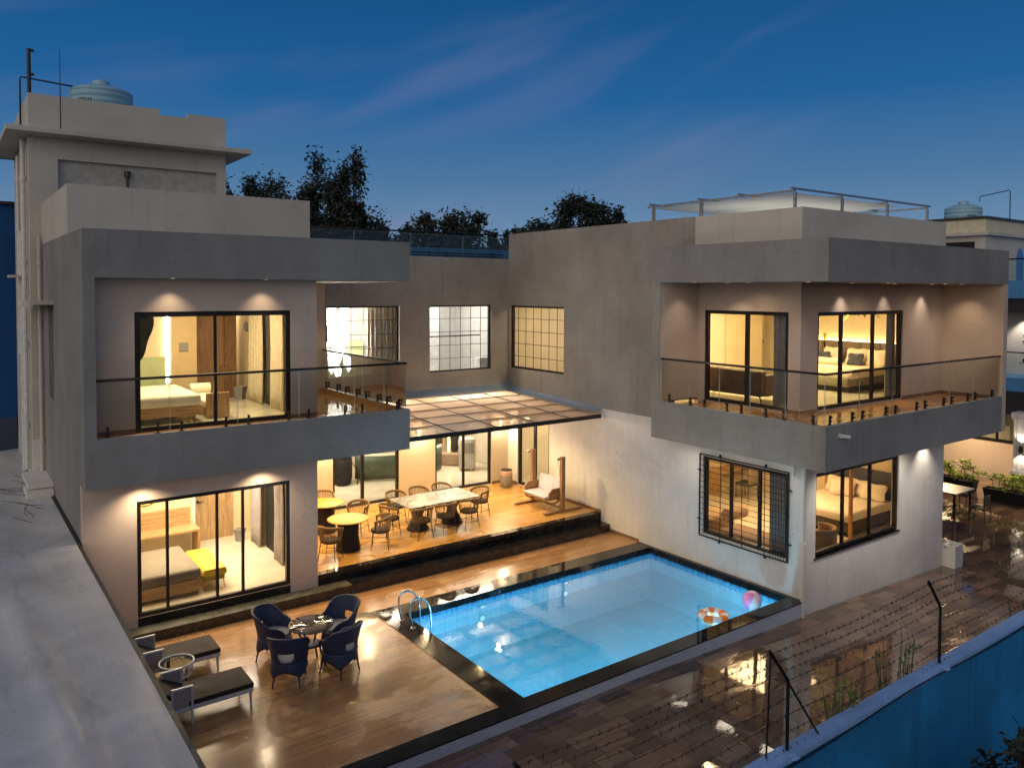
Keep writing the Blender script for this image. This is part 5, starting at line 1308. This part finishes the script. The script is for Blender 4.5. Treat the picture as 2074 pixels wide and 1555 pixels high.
# ------------------------------------------------------------------ blue compound wall with barbed wire
bwl = thing('compound_wall', 'blue washed compound wall with a paler cement top across the lower right corner', 'wall', (12, -10.6, -1.5))
bev(MB().box(1.5, 24, -10.68, -10.50, -1.5, 1.33).build('wall', BLUEP, bwl), .01)
def cop(u, v):
    x = 1.5 + 22.5 * u; y = -10.70 + .215 * v
    return (x, y, 1.395 + .012 * noise.noise((x * 1.7, y * 8, 0)) - (.02 if v in (0, 1) else 0))
cm = MB().grid(cop, 180, 5); cm.box(1.5, 24, -10.70, -10.485, 1.331, 1.385); cm.build('coping', BLUET, bwl)
wf = thing('barbed_wire_fence', 'black iron posts with strands of barbed wire on top of the blue wall', 'fence', (7.6, -10.6, 1.4))
posts = (-1.5 + 3.7, 5.78, 9.42, 13.06, 16.7)
for k, x in enumerate(posts):
    p_ = MB().cyl((x, -10.59, 1.36), (x, -10.59, 2.24), .022, n=8).cyl((x, -10.59, 2.22), (x - .36, -10.59, 2.66), .022, n=8)
    if k in (1, 3):
        pass
    p_.build('post', BLK, wf)
    MB().cyl((x, -10.59, 1.355), (x, -10.59, 1.40), .15, .09, n=12).build('post_foot', BLUET, wf)
    if k in (1, 3):
        MB().cyl((x - .34, -10.59, 2.62), (x - .34, -10.55, 1.37), .012, n=6).build('brace', BLK, wf)
        MB().cyl((x - .32, -10.59, 2.62), (x + .62, -10.6, 1.38), .014, n=6).build('brace', BLK, wf)
rs = random.Random(8)
for q in range(8):
    fr_ = q / 7
    if fr_ < .45: dx, z = -.36 + .36 * fr_ / .45, 2.66 - .42 * fr_ / .45
    else: dx, z = 0, 2.24 - .80 * (fr_ - .45) / .55
    z -= .04
    w_ = MB(); pts = []
    for a, b in zip(posts, posts[1:]):
        for i in range(12):
            t_ = i / 12; pts.append((a + dx + (b - a) * t_, -10.59 + .01 * math.sin(i), z - .05 * math.sin(math.pi * t_)))
    w_.tube(pts, .0034, 5)
    x = posts[0] + dx
    while x < posts[-1]:
        for a, b in zip(posts, posts[1:]):
            if a + dx <= x < b + dx: zz = z - .05 * math.sin(math.pi * (x - a - dx) / (b - a))
        for s_ in range(2):
            d = Vector((rs.uniform(-.02, .02), rs.uniform(-.02, .02), rs.uniform(.014, .026) * (1 if s_ else -1)))
            w_.cyl(Vector((x, -10.59, zz)) - d, Vector((x, -10.59, zz)) + d, .0040, n=4)
        x += .135 + rs.uniform(-.02, .03)
    w_.build('barbed_wire', BLK, wf)
MB().tube([(18 - .6 * i, -10.70 - .01, 1.33 - .035 * math.sin(i * .7)) for i in range(25)], .010, 5).build('cable', BLK, wf)

# ------------------------------------------------------------------ plants
def leafcloud(mb, centre, rad, n, size, rs, squash=.8, clumps=0, drop=.0):
    cs = []
    if clumps:
        for _ in range(clumps):
            while True:
                p = Vector((rs.uniform(-1, 1), rs.uniform(-1, 1), rs.uniform(-1, 1)))
                if .25 < p.length < 1: break
            cs.append((Vector(centre) + Vector((p.x * rad[0], p.y * rad[1], p.z * rad[2])), rs.uniform(.28, .5)))
    for i in range(n):
        if cs:
            c, r_ = cs[i % len(cs)]; p = Vector((rs.gauss(0, 1), rs.gauss(0, 1), rs.gauss(0, .8))); p = c + Vector((p.x * rad[0], p.y * rad[1], p.z * rad[2])) * r_ * .46
        else:
            p = Vector((rs.gauss(0, .45), rs.gauss(0, .45), rs.gauss(0, .45))); p = Vector(centre) + Vector((p.x * rad[0], p.y * rad[1], p.z * rad[2]))
        a = Vector((rs.uniform(-1, 1), rs.uniform(-1, 1), rs.uniform(-.7, .5) - drop)).normalized(); b = a.cross(Vector((rs.uniform(-1, 1), rs.uniform(-1, 1), rs.uniform(-1, 1)))).normalized()
        s_ = size * rs.uniform(.6, 1.4)
        mb._a([p - a * s_, p + b * s_ * .42, p + a * s_, p - b * s_ * .42], [(0, 1, 2, 3)])
    return cs
def tree(x, y, ztop, width, lab, seed, n=2600, zlow=None, airy=False):
    rs = random.Random(seed); t = thing('tree', lab, 'tree', (x, y, -.9), 'dark trees behind the villa')
    zlow = ztop - width * 1.6 if zlow is None else zlow
    cz_ = (ztop + zlow) / 2; rad = (width / 2, width / 2, (ztop - zlow) / 2)
    cr_ = MB(); cs = leafcloud(cr_, (x, y, cz_), rad, int(n * 3.4), .165, rs, clumps=(14 if airy else 26)); cr_.build('crown', LEAFD, t)
    tk = MB(); tk.tube([(x, y, -.9), (x + .15, y, zlow * .5), (x, y + .1, zlow), (x + .1, y, cz_)], .28, 8, rf=lambda k: 1 - .7 * k)
    for c, _ in cs[:12]: tk.tube([(x, y + .05, zlow + (c.z - zlow) * .2), (x + (c.x - x) * .5, y + (c.y - y) * .5, zlow + (c.z - zlow) * .7), tuple(c)], .07, 5, rf=lambda k: 1 - .7 * k)
    tk.build('trunk', BARK, t)
for a in ((16.4, 45.4, 15.6, 4.2, 'dark tree whose crown shows directly right of the stair tower', 1, 2600, 9), (19.0, 43.9, 14.9, 6.4, 'broad dark tree with an uneven top between stair tower and the tallest trees', 2, 5200, 8),
          (21.4, 41.8, 16.8, 4.0, 'tall dense dark tree in the left group, left of the airy one', 3, 3000, 8), (23.6, 40.2, 16.9, 3.0, 'tallest airy dark tree of the left group with sky showing through', 4, 1500, 10, True),
          (22.9, 40.9, 13.0, 6.4, 'low bushy dark tree below the tallest airy tree', 5, 3400, 6), (25.2, 38.8, 12.2, 1.5, 'small slim dark tree right of the left group', 6, 700, 8),
          (27.8, 36.9, 12.2, 3.4, 'low dark tree behind the roof railing, left of the rounded one', 7, 1300, 8), (30.0, 35.2, 12.9, 4.6, 'rounded dark tree above the middle of the roof railing', 8, 2400, 8),
          (32.8, 33.5, 12.3, 1.8, 'slim leaning dark tree above the roof railing towards the right wing', 9, 700, 8, True), (35.0, 31.9, 12.4, 4.8, 'low dark tree rising over the left end of the right wing roof', 10, 2000, 8),
          (38.0, 29.6, 13.7, 4.4, 'taller dark tree with rounded top behind the right wing roof', 11, 2400, 9), (40.0, 28.1, 12.7, 2.4, 'smallest dark tree behind the right wing, rightmost of the row', 12, 1200, 9),
          (26.8, 37.6, 10.6, 3.4, 'lowest dark tree behind the roof railing, cut by it', 13, 1800, 7)):
    tree(*a[:4], a[4], a[5], a[6], a[7], *(a[8:] or ()))

def planter(x, y, w, lab, seed, z=-.54, s=1.0):
    rs = random.Random(seed); t = thing('planter', lab, 'planter', (x, y, z), 'black trough planters with bright shrubs')
    Mp = Matrix.Translation((x, y, z)) @ Matrix.Rotation(R(90), 4, 'Z')
    m_ = MB(Mp); h = .42 * s; a, b = w / 2, .22
    vs = [(-a * .9, -b * .85, 0), (a * .9, -b * .85, 0), (a * .9, b * .85, 0), (-a * .9, b * .85, 0), (-a, -b, h), (a, -b, h), (a, b, h), (-a, b, h), (-a * .94, -b * .85, h), (a * .94, -b * .85, h), (a * .94, b * .85, h), (-a * .94, b * .85, h), (-a * .93, -b * .8, h - .07), (a * .93, -b * .8, h - .07), (a * .93, b * .8, h - .07), (-a * .93, b * .8, h - .07)]
    fs = [(0, 3, 2, 1)] + [(i, (i + 1) % 4, (i + 1) % 4 + 4, i + 4) for i in range(4)] + [(4 + i, 4 + (i + 1) % 4, 8 + (i + 1) % 4, 8 + i) for i in range(4)] + [(8 + i, 8 + (i + 1) % 4, 12 + (i + 1) % 4, 12 + i) for i in range(4)]
    m_._a(vs, fs); m_.build('trough', BLKD, t)
    m_ = MB(Mp); m_._a([(-a * .93, -b * .8, h - .06), (a * .93, -b * .8, h - .06), (a * .93, b * .8, h - .06), (-a * .93, b * .8, h - .06)], [(0, 1, 2, 3)]); m_.build('soil', SOIL, t)
    f_ = MB(); leafcloud(f_, (x, y, z + h + .34), (.34, w * .52, .36), 900, .055, rs, clumps=14); f_.build('foliage', LEAFB, t)
    st = MB()
    for k in range(6): yy = y + w * (-.38 + .15 * k); st.cyl((x, yy, z + h - .08), (x + rs.uniform(-.1, .1), yy + rs.uniform(-.15, .15), z + h + .4), .012, n=5)
    st.build('stem', BARK, t)
planter(27.6, -4.35, 1.5, 'black trough planter with yellow green shrub in front of the fluted pillar', 21)
planter(28.2, -2.35, 1.4, 'black trough planter with yellow green shrub just beyond the outdoor table', 22)
planter(28.6, -.75, 1.2, 'black trough planter with shrub mostly hidden behind the villa corner', 23)
def weed(x, y, z, h, lab, seed, mat=LEAFM, n=60, leaf=.07, spread=.3):
    rs = random.Random(seed); t = thing('weed', lab, 'plant', (x, y, z), 'weeds along the blue wall')
    st = MB(); lf = MB()
    for k in range(7):
        p = Vector((x + rs.uniform(-.1, .1), y + rs.uniform(-.06, .06), z)); d = Vector((rs.uniform(-spread, spread), rs.uniform(-spread, spread), 1)); pts = [p + d * h * q / 5 * rs.uniform(.85, 1.1) for q in range(6)]
        pts[0] = p; st.tube(pts, .007, 4)
        for q in range(n // 7):
            c = p + d * h * rs.uniform(.25, 1.0); a = Vector((rs.uniform(-1, 1), rs.uniform(-1, 1), rs.uniform(-.3, .8))).normalized(); b = a.cross(Vector((0, 0, 1))).normalized() * leaf * .28
            lf._a([c, c + a * leaf * .6 + b, c + a * leaf * 1.3, c + a * leaf * .6 - b], [(0, 1, 2, 3)])
    st.build('stem', LEAFM, t); lf.build('leaves', mat, t)
weed(7.35, -10.38, -.22, 1.95, 'bright green weed rising behind the blue wall right of the braced fence post', 31, simple('lime_weed_leaf', (.12, .16, .02), .6, 0, .4), 150, .09, .13)
weed(8.75, -10.3, -.22, 1.9, 'thin dark weed behind the blue wall left of the bent fence post', 32, LEAFM, 40, .08, .1)
weed(9.15, -10.25, -.22, 1.85, 'sparse weed stems close behind the bent fence post', 33, LEAFM, 36, .08, .08)
weed(12.9, -10.3, -.3, 1.8, 'low olive weed behind the far end of the blue wall', 34, LEAFM, 70, .08, .2)
weed(6.9, -11.75, -.9, 1.62, 'dark leafy weed in front of the blue wall at the bottom edge', 35, LEAFD, 110, .09, .1)
weed(7.5, -11.9, -.9, 1.45, 'second dark weed in front of the blue wall by the bottom edge', 36, LEAFD, 90, .09, .12)
t = thing('bush', 'large black leafy bush in the bottom right corner in front of the blue wall', 'bush', (8.6, -12, -.9))
rs = random.Random(41); f_ = MB(); leafcloud(f_, (8.75, -12.0, .2), (.75, .6, 1.0), 2600, .07, rs, clumps=18); f_.build('foliage', LEAFD, t)
st = MB()
for k in range(8): st.cyl((8.7 + rs.uniform(-.2, .2), -12, -.9), (8.7 + rs.uniform(-.5, .6), -12 + rs.uniform(-.3, .3), rs.uniform(.3, 1.2)), .016, .006, 5)
st.build('stem', BARK, t)

# small white box with bent pipe at the villa corner
t = thing('pipe_outlet', 'small white masonry box with a bent white pipe at the right foot of the villa', 'pipe box', (19.5, -6.1, -.54))
pbx = MB().box(19.32, 19.75, -6.35, -6.31, -.54, .05).box(19.71, 19.75, -6.31, -5.9, -.54, .05).box(19.32, 19.36, -6.31, -5.9, -.54, .05); pbx.build('box', WHITEP, t)
MB().tube([(19.28, -6.1, .02), (19.42, -6.12, .06), (19.52, -6.13, .0), (19.55, -6.13, -.5)], .045, 10).build('pipe', PVC, t)

# outdoor table and chairs beyond the villa
zt_ = -.54
t = thing('outdoor_table', 'grey topped outdoor table with dark legs beyond the villa corner', 'table', (24.6, -3.4, zt_))
bev(MB().box(24.0, 25.3, -4.25, -2.3, zt_ + .78, zt_ + .82).build('tabletop', simple('blue_grey_stone_top', (.11, .115, .155), .4), t), .005)
for x in (24.1, 25.2):
    for y in (-4.15, -2.4): MB().box(x - .03, x + .03, y - .03, y + .03, zt_, zt_ + .78).build('leg', BLKD, t)
def garden_chair(x, y, a, lab, src=[None]):
    if src[0] is None:
        t = thing('garden_chair', lab, 'chair', (0, 0, 0), 'dark chairs round the outdoor table', True); src[0] = t
        bev(MB().box(-.23, .23, -.22, .22, .42, .46).build('seat', BLKD, t), .01); bev(MB().box(-.23, .23, .21, .235, .5, .86).build('backrest', BLKD, t), .01)
        for sx in (-.21, .21):
            MB().cyl((sx, -.2, .42), (sx, -.23, 0), .013, n=6).build('leg', BLK, t); MB().cyl((sx, .22, .86), (sx, .25, 0), .013, n=6).build('leg', BLK, t)
            MB().cyl((sx, -.2, .64), (sx, .22, .66), .013, n=6).build('armrest', BLK, t)
    else: t = copy_tree(src[0])
    place(t, (x, y, zt_), R(a), lab)
garden_chair(24.45, -4.75, 180, 'dark metal garden chair at the near end of the outdoor table'); garden_chair(23.6, -3.6, 90, 'dark metal garden chair on the villa side of the outdoor table, nearer the camera')
garden_chair(25.7, -3.7, -90, 'dark metal garden chair on the planter side of the outdoor table'); garden_chair(23.6, -2.8, 90, 'dark metal garden chair on the villa side of the outdoor table, farther away')

# ------------------------------------------------------------------ neighbouring villa at the right edge
n = thing('neighbour_villa', 'two storey cream and blue villa at the right edge, lit from inside, with stair tower', 'villa', (33, -4, -.54))
MB().box(31, 31.2, -3.3, 9, -.6, .92).build('garden_wall', BEIGE, n)
nf = MB()
for y in (-2.55, -.6, 1.4, 3.4): nf.box(31.02, 31.12, y - .04, y + .04, 1.02, 2.25)
nf.box(30.98, 31.14, -3.2, 9, .921, 1.02).box(31.0, 31.13, -3.2, 9, 2.25, 2.35); nf.build('window_frame', BLK, n)
MB().quad((31.07, 9, 1.02), (31.07, -3.2, 1.02), (31.07, -3.2, 2.25), (31.07, 9, 2.25)).build('window_pane', GLASS, n)
MB().box(33.4, 33.5, -9.8, 9, -.54, 3.3).build('interior_wall', INTW, n); MB().quad((31.2, -9.8, -.53), (33.4, -9.8, -.53), (33.4, 9, -.53), (31.2, 9, -.53)).build('interior_floor', MARBF, n)
MB().rbox(32.2, 33.2, -2.2, 1.0, -.5, 1.3, .1).build('sofa', LINEN, n)
MB().box(31, 40, -10, 9, 2.52, 3.07).build('floor_slab', NDARK, n); MB().box(29.9, 40, -10, -2.3, 3.07, 3.55).build('balcony_band', NLBLUE, n); MB().box(29.5, 31, -10, -2.6, 2.25, 3.069).build('fascia', NDARK, n)
MB().box(31.6, 31.8, -10, 9, 3.55, 6.0).build('wall', WHITEP, n)
MB().box(29.6, 40, -10, 9, 6.0, 6.5).build('fascia', NDARK, n); MB().box(29.5, 40, -10.1, 9.1, 6.5, 7.15).build('roof_band', NLBLUE, n)
rl2 = MB().tube([(30, -10, 7.95), (30, -2.6, 7.95)], .03, 6).build('roof_railing', BLK, n); panel(rl2, (30.02, -10, 0), (30.02, -2.6, 0), 7.15, 7.9)
rl3 = MB().tube([(30, -10, 4.5), (30, -2.6, 4.5)], .025, 6).build('balcony_railing', BLK, n); panel(rl3, (30.02, -10, 0), (30.02, -2.6, 0), 3.6, 4.45)
# tower
MB().box(31, 35.0, -2.0, 3, 7.15, 8.95).build('tower_wall', CREAM, n)
MB().box(30.97, 30.998, -1.6, -.2, 8.0, 8.72).build('tower_window', BLKD, n)
MB().box(30.8, 35.3, -2.2, 3.2, 8.95, 9.07).build('tower_ledge', CREAM, n)
MB().box(31, 34.9, -1.99, 3, 9.071, 9.60).build('tower_parapet', simple('cream_tower_paint', (.60, .55, .40), .8, bump=.3), n)
MB().box(30.94, 35.0, -2.06, 3.06, 9.601, 9.70).build('tower_coping', DKM, n)
a_ = MB()
a_._a([(34.2 + .35 * math.cos(R(t_)), -2.003, 8.1 + .45 * math.sin(R(t_))) for t_ in range(0, 181, 12)] + [(33.85, -2.003, 7.2), (34.55, -2.003, 7.2)], [tuple(range(18))]); a_.build('arch_opening', NLBLUE, n)
# pillar with up and down light
pl = MB()
px_, py_ = 28.9, -4.25
for k in range(6): pl.box(px_ + .0, px_ + .03, py_ - .30 + k * .10, py_ - .30 + k * .10 + .07, .35, 2.2)
for k in range(6): pl.box(px_ + .03 + k * .1, px_ + .03 + k * .1 + .07, py_ - .33, py_ - .30, .35, 2.2)
pl.box(px_ + .03, px_ + .60, py_ - .30, py_ + .30, .27, 2.2).box(px_ - .04, px_ + .66, py_ - .37, py_ + .36, 2.2, 2.42).box(px_ - .03, px_ + .65, py_ - .36, py_ + .35, .21, .35)
pl.build('fluted_pillar', simple('white_fluted_stone', (.60, .57, .55), .6), n)
MB().box(px_ - .01, px_ + .62, py_ - .34, py_ + .33, -.6, .21).build('pillar_base', simple('brown_stone_base', (.10, .075, .06), .5), n)
MB().lathe([(.05, -.12), (.07, 0), (.05, .12)], (px_ - .07, py_ + .02, 1.15), 12).build('wall_lamp', BLK, n)
lamp('SPOT', 'pillar_uplight', (px_ - .12, py_ + .02, 1.30), 26, SOFT, n, (px_, py_, 3), size=.03, spot=100)
lamp('SPOT', 'pillar_downlight', (px_ - .12, py_ + .02, 1.0), 30, SOFT, n, (px_, py_, -1), size=.03, spot=110)
for y, p in ((-8, 90), (-3.2, 150), (1.5, 150)): lamp('AREA', 'neighbour_room_light', (32.3, y, 3.2 if y > -5 else 2.4), p, WARM2, n, (32.3, y, 0), size=1)
lamp('AREA', 'porch_light', (29.6, -1.2, 2.44), 170, WARM, n, (28.4, -2.2, -.5), size=.5); lamp('AREA', 'porch_light', (29.6, -6.0, 2.2), 140, WARM, n, (28.6, -5.5, -.5), size=.5)
lamp('SPOT', 'balcony_light', (31.2, -3.3, 5.97), 80, SOFT, n, (31.5, -3.3, 3), size=.04, spot=90); lamp('SPOT', 'balcony_light', (31.2, -6.3, 5.97), 80, SOFT, n, (31.5, -6.3, 3), size=.04, spot=90)
t = thing('balcony_plant', 'tall dark leafy potted plant on the neighbouring balcony', 'potted plant', (29.98, -3.9, 3.55))
rs = random.Random(51); f_ = MB(); leafcloud(f_, (30.5, -4.2, 4.75), (.4, .55, .85), 700, .10, rs, clumps=10, drop=.4); f_.build('foliage', LEAFM, t)
st = MB()
for k in range(5): st.cyl((30.5, -4.2, 3.8), (30.5 + rs.uniform(-.2, .2), -4.2 + rs.uniform(-.4, .4), 5.0), .015, .006, 5)
st.build('stem', BARK, t); MB().lathe([(.16, 0), (.22, .35), (.24, .36)], (30.5, -4.2, 3.55), 16).build('pot', BLKD, t)

def tank(x, y, z, r, h, lab):
    t = thing('water_tank', lab, 'water tank', (x, y, z), 'ribbed roof water tanks')
    pr = [(r * .98, 0)]
    nr = 7
    for k in range(nr):
        z0 = h * .80 * k / nr; dz = h * .80 / nr
        pr += [(r, z0 + dz * .15), (r, z0 + dz * .6), (r * .965, z0 + dz * .75), (r * .965, z0 + dz * .9)]
    pr += [(r, h * .81), (r * .96, h * .84), (r * .6, h * .92), (r * .34, h * .95)]
    MB().lathe(pr + [(0, h * .951)], (x, y, z), 40).build('body', TANKM, t)
    MB().lathe([(r * .26, 0), (r * .27, h * .07), (r * .24, h * .09), (0, h * .10)], (x, y, z + h * .951), 24).build('lid', TANKM, t)
    g_ = MB(); rs = random.Random(int(x * 10))
    for k in range(7):
        a = R(218 + k * 4.2); p = Vector((x + r * 1.004 * math.cos(a), y + r * 1.004 * math.sin(a), z + h * .60)); tn = Vector((-math.sin(a), math.cos(a), 0)); 
        w2 = r * .022; hh = h * .032
        g_._a([p - tn * w2 - Vector((0, 0, hh)), p + tn * w2 * rs.uniform(.2, 1) - Vector((0, 0, hh)), p + tn * w2 + Vector((0, 0, hh)), p - tn * w2 * rs.uniform(.3, 1) + Vector((0, 0, hh))], [(0, 1, 2, 3)])
    g_.build('faded_lettering', NDARK, t)
    return t
tank(1.65, 8.5, 10.86, .80, 1.52, 'pale blue ribbed water tank on top of the left stair tower')
tk2 = tank(33.0, -.25, 9.0, .72, 1.5, 'pale blue ribbed water tank on the roof of the neighbouring villa')
MB().tube([(33.0, -.9, 10.5), (33.0, -.9, 10.7), (33.0, -2.0, 10.85), (33.0, -2.05, 10.8), (33.0, -2.05, 9.6)], .02, 5).build('roof_pipe', DKM, n)
MB().cyl((34.2, -2.6, 7.0), (34.2, -2.6, 11.2), .025, n=6).build('antenna', DKM, n)
